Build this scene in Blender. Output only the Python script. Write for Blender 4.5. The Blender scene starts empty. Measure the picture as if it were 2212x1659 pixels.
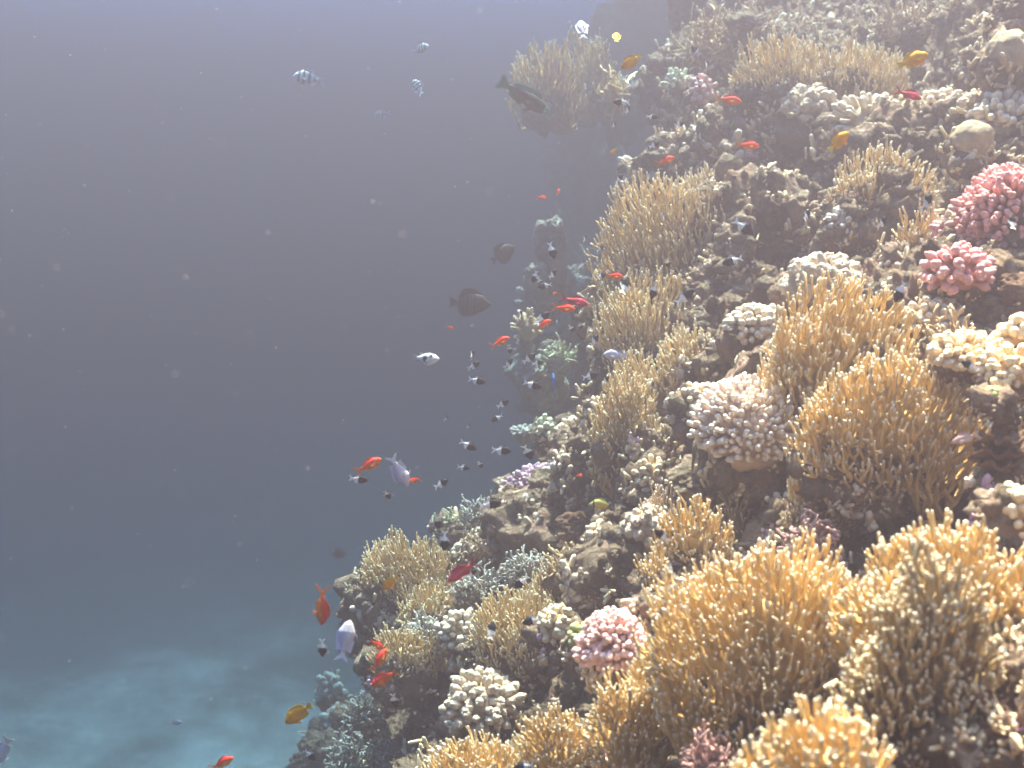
import bpy, math, random
import numpy as np
from mathutils import Vector, Matrix

SC = bpy.context.scene
COL = SC.collection

# ------------------------------------------------------------------ camera
F = 2605.0                       # focal length in pixels of a 2212 x 1659 picture
PITCH = math.radians(8.0)
RT = np.array([1.0, 0, 0])
FW = np.array([0, math.cos(PITCH), -math.sin(PITCH)])
UP = np.array([0, math.sin(PITCH), math.cos(PITCH)])
cam = bpy.data.cameras.new('camera')
camo = bpy.data.objects.new('camera', cam)
COL.objects.link(camo)
cam.sensor_width = 36.0
cam.lens = 36.0 * F / 2212.0
cam.clip_start = 0.05
cam.clip_end = 500
camo.rotation_euler = (math.pi / 2 - PITCH, 0, 0)
cam.dof.use_dof = True
cam.dof.focus_distance = 2.9
cam.dof.aperture_fstop = 6.3
SC.camera = camo

# ------------------------------------------------------------------ sky, sun, exposure
SUN_DIR = np.array([0.036, 0.340, 0.940]); SUN_DIR /= np.linalg.norm(SUN_DIR)   # towards the sun
SUN_EL = math.asin(SUN_DIR[2])
w = bpy.data.worlds.new('World'); SC.world = w
w.use_nodes = True
nt = w.node_tree
sky = nt.nodes.new('ShaderNodeTexSky')
sky.sky_type = 'NISHITA'
sky.sun_disc = False
sky.air_density = 0.6
sky.dust_density = 6.0
sky.ozone_density = 0.3
sky.sun_elevation = SUN_EL
sky.sun_rotation = math.atan2(SUN_DIR[0], SUN_DIR[1])
nt.links.new(sky.outputs[0], nt.nodes['Background'].inputs[0])
nt.nodes['Background'].inputs[1].default_value = 0.05
sl = bpy.data.lights.new('sun', 'SUN')
sl.energy = 5.0
sl.angle = math.radians(0.6)
sl.color = (1.00, 0.56, 0.30)
so = bpy.data.objects.new('sun', sl)
COL.objects.link(so)
so.rotation_euler = Vector(SUN_DIR).to_track_quat('Z', 'Y').to_euler()
SC.view_settings.view_transform = 'Standard'
SC.view_settings.look = 'None'
SC.view_settings.exposure = 4.95
SC.view_settings.gamma = 1.0
SC.cycles.max_bounces = 4
SC.cycles.diffuse_bounces = 2
SC.cycles.glossy_bounces = 1
SC.cycles.volume_bounces = 1
SC.cycles.use_denoising = True
SC.cycles.caustics_reflective = False
SC.cycles.caustics_refractive = False

HAZE_DENSITY = 0.500
HAZE_COLOR = (0.047, 0.040, 0.048)
HAZE_ABSORB = (0.012, 0.125, 0.244)
HAZE_TOP = 2.55
SEABED = -2.8

def norm(v):
    v = np.asarray(v, float)
    return v / (np.linalg.norm(v, axis=-1, keepdims=True) + 1e-12)

def at(px, py, d):
    """the point seen at pixel (px, py) of the 2212-wide photograph, d metres in front of the camera"""
    px = np.asarray(px, float)[..., None]; py = np.asarray(py, float)[..., None]; d = np.asarray(d, float)[..., None]
    return d * (FW + (px - 1106.0) / F * RT + (829.5 - py) / F * UP)

# ------------------------------------------------------------------ numpy noise
def _hash(ix, iy, iz, seed):
    h = (ix * 374761393 + iy * 668265263 + iz * 2147483647 + seed * 974634777) & 0xffffffff
    h = ((h ^ (h >> 13)) * 1274126177) & 0xffffffff
    h = h ^ (h >> 16)
    h = (h * 2246822519) & 0xffffffff
    return ((h ^ (h >> 15)) & 0xffffff) / float(0xffffff)

def vnoise(p, seed=0):
    p = np.asarray(p, float)
    i = np.floor(p).astype(np.int64); f = p - i
    f = f * f * (3 - 2 * f)
    out = 0
    for dx in (0, 1):
        for dy in (0, 1):
            for dz in (0, 1):
                wgt = (f[..., 0] if dx else 1 - f[..., 0]) * (f[..., 1] if dy else 1 - f[..., 1]) * (f[..., 2] if dz else 1 - f[..., 2])
                out = out + wgt * _hash(i[..., 0] + dx, i[..., 1] + dy, i[..., 2] + dz, seed)
    return out * 2 - 1

def fbm(p, seed=0, octaves=4, gain=0.5):
    a, s, o = 1.0, 1.0, 0
    for k in range(octaves):
        o = o + a * vnoise(np.asarray(p) * s, seed + k * 17)
        a *= gain; s *= 2.03
    return o

# ------------------------------------------------------------------ materials
def mat_new(name):
    m = bpy.data.materials.new(name)
    m.use_nodes = True
    return m, m.node_tree, m.node_tree.nodes['Principled BSDF']

def ramp(nt, stops):
    r = nt.nodes.new('ShaderNodeValToRGB')
    el = r.color_ramp.elements
    while len(el) < len(stops): el.new(0.5)
    for e, (p, c) in zip(el, stops):
        e.position = p; e.color = (*c, 1)
    return r

def noise_node(nt, scale, detail=4, rough=0.6, coord=None):
    n = nt.nodes.new('ShaderNodeTexNoise')
    n.inputs['Scale'].default_value = scale
    n.inputs['Detail'].default_value = detail
    n.inputs['Roughness'].default_value = rough
    if coord is not None: nt.links.new(coord, n.inputs['Vector'])
    return n

def coral_mat(name, base, tip, var=0.25, bump=0.25, scale=60.0, rough=0.7):
    """skin of a coral: mottled base colour, growing tips of another colour (attribute 'tip')"""
    m, nt, b = mat_new(name)
    tc = nt.nodes.new('ShaderNodeTexCoord').outputs['Object']
    n = noise_node(nt, scale * 0.25, 3, 0.6, tc)
    lo = tuple(c * (1 - var) for c in base); hi = tuple(min(1, c * (1 + var)) for c in base)
    r = ramp(nt, [(0.3, lo), (0.7, hi)])
    nt.links.new(n.outputs['Fac'], r.inputs['Fac'])
    at_ = nt.nodes.new('ShaderNodeAttribute'); at_.attribute_name = 'tip'
    mx = nt.nodes.new('ShaderNodeMix'); mx.data_type = 'RGBA'
    nt.links.new(at_.outputs['Fac'], mx.inputs['Factor'])
    nt.links.new(r.outputs['Color'], mx.inputs['A'])
    mx.inputs['B'].default_value = (*tip, 1)
    nt.links.new(mx.outputs['Result'], b.inputs['Base Color'])
    b.inputs['Roughness'].default_value = rough
    b.inputs['Specular IOR Level'].default_value = 0.15
    n2 = noise_node(nt, scale * 4, 3, 0.7, tc)
    bp = nt.nodes.new('ShaderNodeBump'); bp.inputs['Strength'].default_value = bump; bp.inputs['Distance'].default_value = 0.004
    nt.links.new(n2.outputs['Fac'], bp.inputs['Height'])
    nt.links.new(bp.outputs['Normal'], b.inputs['Normal'])
    return m

def rock_mat(name, stops, scale=7.0, bump=0.9, dist=0.02):
    m, nt, b = mat_new(name)
    tc = nt.nodes.new('ShaderNodeTexCoord').outputs['Object']
    n = noise_node(nt, scale, 8, 0.68, tc)
    r = ramp(nt, stops)
    nt.links.new(n.outputs['Fac'], r.inputs['Fac'])
    v = nt.nodes.new('ShaderNodeTexVoronoi'); v.inputs['Scale'].default_value = scale * 5
    nt.links.new(tc, v.inputs['Vector'])
    n3 = noise_node(nt, scale * 9, 6, 0.75, tc)
    ad = nt.nodes.new('ShaderNodeMath'); ad.operation = 'ADD'
    nt.links.new(v.outputs['Distance'], ad.inputs[0]); nt.links.new(n3.outputs['Fac'], ad.inputs[1])
    bp = nt.nodes.new('ShaderNodeBump'); bp.inputs['Strength'].default_value = bump; bp.inputs['Distance'].default_value = dist
    nt.links.new(ad.outputs[0], bp.inputs['Height'])
    nt.links.new(bp.outputs['Normal'], b.inputs['Normal'])
    nt.links.new(r.outputs['Color'], b.inputs['Base Color'])
    b.inputs['Roughness'].default_value = 0.9
    b.inputs['Specular IOR Level'].default_value = 0.1
    return m

M = {}
M['fire'] = coral_mat('fire coral skin', (0.71, 0.46, 0.185), (0.92, 0.80, 0.62))
M['fire_far'] = coral_mat('olive fire coral skin', (0.72, 0.50, 0.25), (0.94, 0.82, 0.60))
M['fire_shaded'] = coral_mat('shaded fire coral skin', (0.46, 0.33, 0.17), (0.78, 0.66, 0.48))  # fire coral skin with shade put into its colour, for shaded colonies
M['cream'] = coral_mat('cream coral skin', (0.58, 0.42, 0.28), (0.82, 0.67, 0.52))
M['peach'] = coral_mat('peach coral skin', (0.70, 0.42, 0.20), (0.92, 0.70, 0.46))
M['pinkcream'] = coral_mat('pink cream coral skin', (0.64, 0.41, 0.27), (0.95, 0.78, 0.66))
M['pink'] = coral_mat('pink coral skin', (0.56, 0.20, 0.17), (0.84, 0.42, 0.38))
M['palepink'] = coral_mat('pale pink coral skin', (0.72, 0.36, 0.28), (0.90, 0.56, 0.52))
M['purple'] = coral_mat('purple coral skin', (0.46, 0.26, 0.33), (0.66, 0.44, 0.52))
M['tan'] = coral_mat('tan coral skin', (0.55, 0.37, 0.20), (0.86, 0.68, 0.46))
M['white'] = coral_mat('pale lobe coral skin', (0.52, 0.38, 0.26), (0.76, 0.60, 0.45), 0.2, 0.5)
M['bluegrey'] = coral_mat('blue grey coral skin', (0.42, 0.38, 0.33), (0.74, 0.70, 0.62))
M['palegreen'] = coral_mat('pale green coral skin', (0.54, 0.52, 0.33), (0.82, 0.82, 0.60))
M['green'] = coral_mat('green plate coral skin', (0.34, 0.34, 0.12), (0.55, 0.52, 0.22))
M['dome'] = coral_mat('dome coral skin', (0.46, 0.33, 0.20), (0.5, 0.38, 0.24), 0.35, 1.0, 45)
M['sponge'] = coral_mat('orange sponge skin', (0.50, 0.22, 0.05), (0.6, 0.3, 0.1), 0.35, 0.6, 60)
M['softpink'] = coral_mat('dusky soft coral skin', (0.40, 0.22, 0.20), (0.62, 0.38, 0.32))
M['rock'] = rock_mat('reef rock', [(0.34, (0.14, 0.09, 0.065)), (0.45, (0.28, 0.19, 0.13)), (0.53, (0.46, 0.31, 0.20)), (0.60, (0.48, 0.26, 0.20)), (0.68, (0.62, 0.48, 0.34))], 9.0, 1.0, 0.03)
M['rock_pale'] = rock_mat('pale reef rock', [(0.34, (0.14, 0.10, 0.07)), (0.46, (0.32, 0.24, 0.16)), (0.55, (0.40, 0.25, 0.18)), (0.66, (0.66, 0.52, 0.37))], 14.0, 1.0, 0.02)
M['rock_far'] = rock_mat('pale haze-toned rock', [(0.34, (0.30, 0.28, 0.24)), (0.5, (0.50, 0.47, 0.40)), (0.66, (0.70, 0.66, 0.58))], 12.0, 1.0, 0.02)  # light-coloured stone; on the far slope the paleness is painted haze
M['rock_brown'] = rock_mat('brown reef rock', [(0.3, (0.10, 0.05, 0.035)), (0.5, (0.26, 0.14, 0.09)), (0.72, (0.46, 0.32, 0.22))], 9.0)
M['core'] = rock_mat('coral base', [(0.3, (0.08, 0.06, 0.04)), (0.6, (0.22, 0.16, 0.10)), (0.75, (0.32, 0.25, 0.17))], 20.0)
M['sand_old'] = rock_mat('sea bed sand', [(0.34, (0.16, 0.17, 0.14)), (0.46, (0.30, 0.29, 0.24)), (0.55, (0.66, 0.62, 0.52)), (0.75, (0.76, 0.72, 0.62))], 0.55, 0.5, 0.03)

def sand_mat():
    m, nt, b = mat_new('sea bed of rubble and sand')
    tc = nt.nodes.new('ShaderNodeTexCoord').outputs['Object']
    big = noise_node(nt, 1.5, 6, 0.65, tc)
    sx = nt.nodes.new('ShaderNodeSeparateXYZ'); nt.links.new(tc, sx.inputs[0])
    def math_(op, a, b_):
        q = nt.nodes.new('ShaderNodeMath'); q.operation = op
        for i_, v_ in enumerate((a, b_)):
            if isinstance(v_, (int, float)): q.inputs[i_].default_value = v_
            else: nt.links.new(v_, q.inputs[i_])
        return q.outputs[0]
    # the pool of sand lies along the foot of the reef
    dx = math_('MULTIPLY', math_('SUBTRACT', sx.outputs[0], SAND[0]), 1 / SAND[2])
    dy = math_('MULTIPLY', math_('SUBTRACT', sx.outputs[1], SAND[1]), 1 / SAND[3])
    r2 = math_('ADD', math_('MULTIPLY', dx, dx), math_('MULTIPLY', dy, dy))
    f = math_('ADD', math_('SUBTRACT', 1.0, r2), math_('MULTIPLY', math_('SUBTRACT', big.outputs['Fac'], 0.5), 2.6))
    r = ramp(nt, [(0.0, (0.17, 0.16, 0.14)), (0.35, (0.24, 0.22, 0.19)), (0.80, (0.46, 0.43, 0.37)), (1.0, (0.60, 0.56, 0.49))])
    nt.links.new(f, r.inputs['Fac'])
    fine = noise_node(nt, 14, 6, 0.7, tc)
    bp = nt.nodes.new('ShaderNodeBump'); bp.inputs['Strength'].default_value = 0.6; bp.inputs['Distance'].default_value = 0.03
    nt.links.new(fine.outputs['Fac'], bp.inputs['Height']); nt.links.new(bp.outputs['Normal'], b.inputs['Normal'])
    nt.links.new(r.outputs['Color'], b.inputs['Base Color']); b.inputs['Roughness'].default_value = 0.95
    return m
SAND = (-1.75, 5.0, 2.1, 2.9)
M['sand'] = sand_mat()

def fish_mat(name='fish skin'):
    m, nt, b = mat_new(name)
    a = nt.nodes.new('ShaderNodeAttribute'); a.attribute_name = 'pattern'
    tc = nt.nodes.new('ShaderNodeTexCoord').outputs['Object']
    n = noise_node(nt, 30, 3, 0.6, tc)
    mr = nt.nodes.new('ShaderNodeMapRange'); mr.inputs[3].default_value = 0.82; mr.inputs[4].default_value = 1.15
    nt.links.new(n.outputs['Fac'], mr.inputs[0])
    mx = nt.nodes.new('ShaderNodeMix'); mx.data_type = 'RGBA'; mx.blend_type = 'MULTIPLY'; mx.inputs['Factor'].default_value = 1.0
    nt.links.new(a.outputs['Color'], mx.inputs['A']); nt.links.new(mr.outputs[0], mx.inputs['B'])
    nt.links.new(mx.outputs['Result'], b.inputs['Base Color'])
    b.inputs['Roughness'].default_value = 0.55
    b.inputs['Specular IOR Level'].default_value = 0.10
    v = nt.nodes.new('ShaderNodeTexVoronoi'); v.inputs['Scale'].default_value = 55
    nt.links.new(tc, v.inputs['Vector'])
    bp = nt.nodes.new('ShaderNodeBump'); bp.inputs['Strength'].default_value = 0.15; bp.inputs['Distance'].default_value = 0.01
    nt.links.new(v.outputs['Distance'], bp.inputs['Height']); nt.links.new(bp.outputs['Normal'], b.inputs['Normal'])
    return m
M['fish'] = fish_mat()
def plain(name, c, rough=0.4):
    m, nt, b = mat_new(name); b.inputs['Base Color'].default_value = (*c, 1); b.inputs['Roughness'].default_value = rough
    tc = nt.nodes.new('ShaderNodeTexCoord').outputs['Object']
    n = noise_node(nt, 40, 2, 0.5, tc)
    r = ramp(nt, [(0.2, tuple(x * 0.8 for x in c)), (0.8, tuple(min(1, x * 1.15) for x in c))])
    nt.links.new(n.outputs['Fac'], r.inputs['Fac']); nt.links.new(r.outputs['Color'], b.inputs['Base Color'])
    return m
M['eye'] = plain('fish eye', (0.02, 0.02, 0.025), 0.15)
M['eye_ring'] = plain('fish iris', (0.55, 0.45, 0.2), 0.3)
M['speck'] = plain('drifting specks', (0.60, 0.42, 0.40), 0.8)

# ------------------------------------------------------------------ mesh helpers
class Geo:
    """collects vertices and faces; one Geo becomes one mesh"""
    def __init__(self): self.v = []; self.q = []; self.t = []; self.tip = []; self.n = 0
    def add(self, v, quads=None, tris=None, tip=None):
        v = np.asarray(v, float).reshape(-1, 3)
        if quads is not None and len(quads): self.q.append(np.asarray(quads, np.int64).reshape(-1, 4) + self.n)
        if tris is not None and len(tris): self.t.append(np.asarray(tris, np.int64).reshape(-1, 3) + self.n)
        self.v.append(v)
        self.tip.append(np.zeros(len(v)) if tip is None else np.asarray(tip, float).reshape(-1))
        self.n += len(v)
    def build(self, name, mat, parent=None, smooth=True):
        V = np.concatenate(self.v)
        q = np.concatenate(self.q) if self.q else np.zeros((0, 4), np.int64)
        t = np.concatenate(self.t) if self.t else np.zeros((0, 3), np.int64)
        me = bpy.data.meshes.new(name)
        me.vertices.add(len(V)); me.vertices.foreach_set('co', V.astype(np.float32).ravel())
        loops = np.concatenate([q.ravel(), t.ravel()])
        tot = np.concatenate([np.full(len(q), 4), np.full(len(t), 3)])
        st = np.concatenate([[0], np.cumsum(tot)[:-1]]) if len(tot) else np.zeros(0)
        me.loops.add(len(loops)); me.loops.foreach_set('vertex_index', loops.astype(np.int32))
        me.polygons.add(len(tot))
        me.polygons.foreach_set('loop_start', st.astype(np.int32))
        me.polygons.foreach_set('loop_total', tot.astype(np.int32))
        me.polygons.foreach_set('use_smooth', np.full(len(tot), smooth))
        a = me.attributes.new('tip', 'FLOAT', 'POINT')
        a.data.foreach_set('value', np.concatenate(self.tip).astype(np.float32))
        me.update(calc_edges=True); me.validate()
        me.materials.append(mat)
        o = bpy.data.objects.new(name, me); COL.objects.link(o)
        if parent is not None: o.parent = parent
        return o

def tubes(g, P, R, T, sides=6, cap=True):
    """P (n,k,3) centre lines, R (n,k) radii, T (n,k) tip colour amounts"""
    P = np.asarray(P, float); R = np.asarray(R, float); T = np.asarray(T, float)
    n, k, _ = P.shape
    if n == 0: return
    if cap:                                            # rounded end: two shrinking rings past the last point
        d = norm(P[:, -1] - P[:, -2]); r = R[:, -1][:, None]
        P = np.concatenate([P, (P[:, -1] + d * r * 0.55)[:, None], (P[:, -1] + d * r * 0.92)[:, None]], 1)
        R = np.concatenate([R, R[:, -1:] * 0.80, R[:, -1:] * 0.36], 1)
        T = np.concatenate([T, T[:, -1:], T[:, -1:]], 1)
        k += 2
    tan = np.empty_like(P)
    tan[:, 1:-1] = P[:, 2:] - P[:, :-2]; tan[:, 0] = P[:, 1] - P[:, 0]; tan[:, -1] = P[:, -1] - P[:, -2]
    tan = norm(tan)
    ref = np.where(np.abs(tan[:, :1, 2:3]) > 0.8, np.array([1.0, 0.2, 0]), np.array([0.1, 0.2, 1.0]))
    ref = np.broadcast_to(ref, tan.shape)
    a = norm(np.cross(tan, ref)); b = np.cross(tan, a)
    th = np.arange(sides) / sides * 2 * np.pi
    ring = P[:, :, None] + R[:, :, None, None] * (np.cos(th)[:, None] * a[:, :, None] + np.sin(th)[:, None] * b[:, :, None])
    idx = np.arange(n * k * sides).reshape(n, k, sides)
    i0 = idx[:, :-1]; i1 = idx[:, 1:]
    q = np.stack([i0, np.roll(i0, -1, 2), np.roll(i1, -1, 2), i1], -1)
    end = P[:, -1] + tan[:, -1] * R[:, -1][:, None] * 0.25
    eidx = n * k * sides + np.arange(n)
    last = idx[:, -1]
    t = np.stack([last, np.roll(last, -1, 1), np.broadcast_to(eidx[:, None], last.shape)], -1)
    tip = np.concatenate([np.repeat(T.reshape(-1), sides), T[:, -1]])
    g.add(np.concatenate([ring.reshape(-1, 3), end]), q, t, tip)

_ico = {}
def ico(sub):
    if sub not in _ico:
        import bmesh
        bm = bmesh.new(); bmesh.ops.create_icosphere(bm, subdivisions=sub, radius=1)
        v = np.array([x.co[:] for x in bm.verts]); f = np.array([[x.index for x in p.verts] for p in bm.faces]); bm.free()
        _ico[sub] = (v, f)
    return _ico[sub]

def blob(g, c, r, sub=3, rough=0.2, freq=2.0, seed=0, axes=None, tip=None, ridged=False):
    v, f = ico(sub)
    n = fbm(v * freq + seed * 7.31, seed, 4, 0.55)
    if ridged: n = 0.6 - np.abs(n) * 1.4
    d = 1 + rough * n
    p = v * d[:, None] * np.asarray(r, float)
    if axes is not None: p = p @ np.asarray(axes)
    g.add(p + np.asarray(c), None, f, None if tip is None else np.full(len(p), tip))

def tag(o, label=None, cat=None, group=None, kind=None):
    if label: o['label'] = label
    if cat: o['category'] = cat
    if group: o['group'] = group
    if kind: o['kind'] = kind
    return o

def empty(name, loc, axes=None):
    o = bpy.data.objects.new(name, None); COL.objects.link(o)
    o.empty_display_size = 0.05
    if axes is not None:
        m = Matrix([[axes[j][i] for j in range(3)] for i in range(3)]).to_4x4()
        m.translation = Vector(loc); o.matrix_world = m
    else: o.location = loc
    return o

def frame(z, x=RT):
    z = norm(z); y = norm(np.cross(z, x)); x = np.cross(y, z)
    return np.array([x, y, z])

# ------------------------------------------------------------------ the reef: depth at each control pixel
CTRL = [(900,1900,1.8),(1300,1900,1.5),(1800,1900,0.95),(2400,1900,0.85),
 (1000,1650,2.5),(1200,1650,2.2),(1500,1650,1.8),(1900,1650,1.2),(2250,1650,1.1),(2700,1650,1.0),
 (1700,1350,1.65),(2000,1350,1.45),(2250,1300,1.3),(2700,1300,1.1),
 (1300,1420,2.55),(1000,1500,3.2),(840,1560,3.4),(870,1280,3.6),(1100,1300,3.0),
 (1100,1150,3.6),(1250,1100,3.1),(1450,1150,2.5),(1600,1050,2.5),(1900,1020,2.7),(2080,1060,2.6),(2260,1050,2.2),(2400,1000,1.7),(2700,900,1.5),
 (1400,900,3.2),(1360,600,3.9),(1480,560,3.8),(1620,900,2.6),(1820,780,2.35),(2100,780,2.15),(1230,980,3.9),
 (1650,700,3.0),(1750,620,2.95),(2100,480,2.75),(2180,130,3.5),(1900,430,3.3),(1700,430,3.9),(1700,220,4.5),(1550,110,5.3),
 (1720,20,5.2),(1900,100,4.9),(2100,260,3.6),(2600,300,2.6),(2300,-200,4.0),(1900,-250,5.2),(1500,-250,6.2),(1450,300,5.0),(2700,-300,3.4)]
CP = np.array(CTRL, float)
def _tps(r2): return 0.5 * r2 * np.log(r2 + 1e-9)
_xy = CP[:, :2] / 500.0
_A = _tps(((_xy[:, None] - _xy[None]) ** 2).sum(-1)) + np.eye(len(CP)) * 0.02
_Q = np.concatenate([np.ones((len(CP), 1)), _xy], 1)
_S = np.block([[_A, _Q], [_Q.T, np.zeros((3, 3))]])
_W = np.linalg.solve(_S, np.concatenate([np.log(CP[:, 2]), np.zeros(3)]))
def depth(px, py):
    p = np.stack([np.asarray(px, float), np.asarray(py, float)], -1) / 500.0
    k = _tps(((p[..., None, :] - _xy) ** 2).sum(-1))
    o = k @ _W[:len(CP)] + _W[len(CP)] + p @ _W[len(CP) + 1:]
    return np.exp(o)

def rough_disp(P, amp, seed):
    """lumpy relief of reef rock, metres"""
    a = fbm(P * 3.1, seed, 3, 0.5) * 0.55
    b = (0.45 - np.abs(vnoise(P * 9.0, seed + 5))) * 0.45
    c = (0.45 - np.abs(vnoise(P * 23.0, seed + 9))) * 0.30
    e = vnoise(P * 55.0, seed + 11) * 0.12
    return amp * (a + b + c + e)

TUFTS = []
def sheet(g, sil, dep, x1, ny, nx, y0, y1, amp, seed, far, back=3.5, off=0.10):
    py = np.linspace(y0, y1, ny)
    L = np.interp(py, [s[0] for s in sil], [s[1] for s in sil])
    s = np.linspace(0, 1, nx)
    px = L[:, None] + (x1 - L)[:, None] * s[None] ** 1.0
    PY = np.broadcast_to(py[:, None], px.shape)
    D = dep(px, PY) + off
    P = at(px, PY, D)
    # the flank that turns away from the camera past the left edge
    nb = 110
    t = np.linspace(1, 1.0 / nb, nb)
    edge = P[:, :1]
    away = norm(norm(edge) + np.array([0.22, 0.0, -0.05]))
    back_pts = edge + away * (t[None, :, None] ** 1.3) * back
    P = np.concatenate([back_pts, P], 1)
    toward = norm(-norm(P) + np.array([-0.35, 0, 0.55]))
    P = P + toward * rough_disp(P, amp, seed)[..., None]
    h, wd, _ = P.shape
    idx = np.arange(h * wd).reshape(h, wd)
    q = np.stack([idx[:-1, :-1], idx[1:, :-1], idx[1:, 1:], idx[:-1, 1:]], -1)
    g.add(P.reshape(-1, 3), q)
    return P[:, nb:]

SIL = [(-400,1480),(0,1445),(100,1440),(200,1450),(300,1430),(400,1445),(480,1410),(600,1350),(750,1345),(850,1320),(930,1215),(1020,1130),
       (1080,1060),(1160,960),(1250,850),(1350,800),(1450,805),(1560,830),(1659,860),(2000,900)]
reef = Geo()
SHEET = sheet(reef, SIL, depth, 2800, 380, 360, -350, 1950, 0.17, 3, 0)
FAR_SIL = [(-400,1420),(0,1330),(90,1270),(200,1200),(300,1190),(450,1200),(560,1190),(680,1150),(800,1160),(900,1190),(1000,1180),(1150,1120),(1300,1050),(1500,950),(1800,900)]
def far_depth(px, py):
    return 10.8 - 0.0012 * (np.asarray(py) - 100) - 0.0015 * (np.asarray(px) - 1100)
far = Geo()
FARP = sheet(far, FAR_SIL, far_depth, 1700, 170, 120, -350, 1700, 0.55, 12, 1, 4.0)

# rock that carries the colonies is added below, then the two reef meshes are built

# ------------------------------------------------------------------ coral generators (local space, z up, base at the origin)
def g_branch(rx, ry, rz, sp, rad, seed, cap=108, upness=0.75, wild=0.10, sides=6, tipf=0.5, lumps=0.16):
    """twigs filling a dome, forked from the inside out: every outer twig joins the closest thicker one further in"""
    rng = np.random.default_rng(seed)
    g = Geo()
    R3 = np.array([rx, ry, rz])
    capr = math.radians(cap)
    area = 2 * math.pi * ((rx * ry) ** 1.6 / 3 + (rx * rz) ** 1.6 / 3 + (ry * rz) ** 1.6 / 3) ** (1 / 1.6) * (1 - math.cos(capr)) 
    n = int(np.clip(area / (0.85 * sp * sp), 25, 4000))
    p = dome_points(n, capr, rng, 1.1)
    blade = rng.uniform(0, math.pi)
    bx = p[:, 0] * math.cos(blade) + p[:, 1] * math.sin(blade)
    kb = 2 * math.pi * max(rx, ry) / (sp * 3.6)
    env = 1 + 1.3 * lumps * vnoise(p * 2.3 + seed, seed) + 1.1 * lumps * vnoise(p * 5.0 + seed, seed + 1)
    wave = np.sin(bx * kb + 2.5 * vnoise(p * 2 + seed, seed + 2))
    dirf = norm(0.55 * norm(p * np.array([1 / rx, 1 / ry, 1 / rz]) * min(rx, ry, rz)) + np.array([0, 0, upness]) + 0.25 * np.stack([vnoise(p * 3 + 9, seed + 3), vnoise(p * 3 + 19, seed + 4), 0 * bx], -1))
    E = p * R3 * env[:, None] + dirf * (wave * sp * 0.9 + rng.normal(0, 0.45, n) * sp)[:, None]
    layers = [0, 2.1, 4.6, 8.0, 12.5, 18.0]
    spc = [0, 1.2, 1.55, 2.1, 2.9, 4.2]
    nodes = []; DF = []; sel = np.arange(n)
    for j, (dd, ss) in enumerate(zip(layers, spc)):
        if j:
            keep = []; kp = np.zeros((len(sel), 3)); kn = 0
            for q in rng.permutation(sel):
                if kn and (((kp[:kn] - E[q]) ** 2).sum(1) < (sp * ss * 0.9) ** 2).any(): continue
                kp[kn] = E[q]; kn += 1; keep.append(q)
            sel = np.array(keep)
        depth_ = np.minimum(dd * sp, 0.85 * np.linalg.norm(E[sel] - np.array([0, 0, -0.2 * rz]), axis=1))
        pos = E[sel] - dirf[sel] * depth_[:, None]
        if j: pos = pos + rng.normal(0, wild * 1.6 + 0.08, pos.shape) * sp
        DF.append(dirf[sel])
        nodes.append(pos)
    allP = []; allR = []; allT = []
    k = 5; ts = np.array([0, 0.3, 0.6, 0.86, 1.0])
    nl = len(nodes)
    for j in range(nl - 1):
        A, B = nodes[j], nodes[j + 1]
        G = A - DF[j] * (layers[j + 1] - layers[j]) * sp * 0.8
        par = np.empty(len(A), int)
        for c0 in range(0, len(A), 400):
            par[c0:c0 + 400] = (((G[c0:c0 + 400, None] - B[None]) ** 2).sum(-1)).argmin(1)
        st = B[par]; m = len(A)
        L = np.linalg.norm(A - st, axis=1)
        r0 = rad * (1 + 0.16 * (j + 1)); r1 = rad * (1 + 0.16 * j)
        jit = rng.uniform(0.82, 1.2, m)
        bend = rng.normal(0, 0.035 + wild * 0.35, (m, 3)) * L[:, None]
        side = -dirf[:m] * 0.0
        # leave the parent outward, then turn up
        curve = (A - st) - ((A - st) * np.array([0, 0, 1.0])).sum(1)[:, None] * np.array([0, 0, 1.0])
        P = st[:, None] * (1 - ts)[None, :, None] + A[:, None] * ts[None, :, None] + np.sin(ts * np.pi)[None, :, None] * (bend + curve * 0.20)[:, None]
        R = (r0 * (1 - ts) + r1 * ts)[None] * jit[:, None]
        T = np.zeros((m, k))
        if j == 0: T[:, -1] = 0.85; T[:, -2] = 0.30
        allP.append(P); allR.append(R); allT.append(T)
        used = np.zeros(len(B), bool); used[par] = True
    A = nodes[-1]; m = len(A)
    st = np.array([0, 0, -0.12 * rz]) + A * np.array([0.35, 0.35, 0.1])
    P = st[:, None] * (1 - ts)[None, :, None] + A[:, None] * ts[None, :, None]
    allP.append(P); allR.append(np.full((m, k), rad * 2.1)); allT.append(np.zeros((m, k)))
    tubes(g, np.concatenate(allP), np.concatenate(allR), np.concatenate(allT), sides)
    b = Geo()
    blob(b, (0, 0, -0.02 * rz), np.maximum(R3 - 7 * sp, R3 * 0.40), 3, 0.25, 2.2, seed)
    return g, b

def dome_points(n, cap, rng, jit=0.25):
    i = np.arange(n) + 0.5
    z = 1 - i / n * (1 - math.cos(cap)); a = i * 2.399963
    s = np.sqrt(np.maximum(0, 1 - z * z))
    p = np.stack([s * np.cos(a), s * np.sin(a), z], 1)
    return norm(p + rng.normal(0, jit / math.sqrt(n), (n, 3)))

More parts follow.
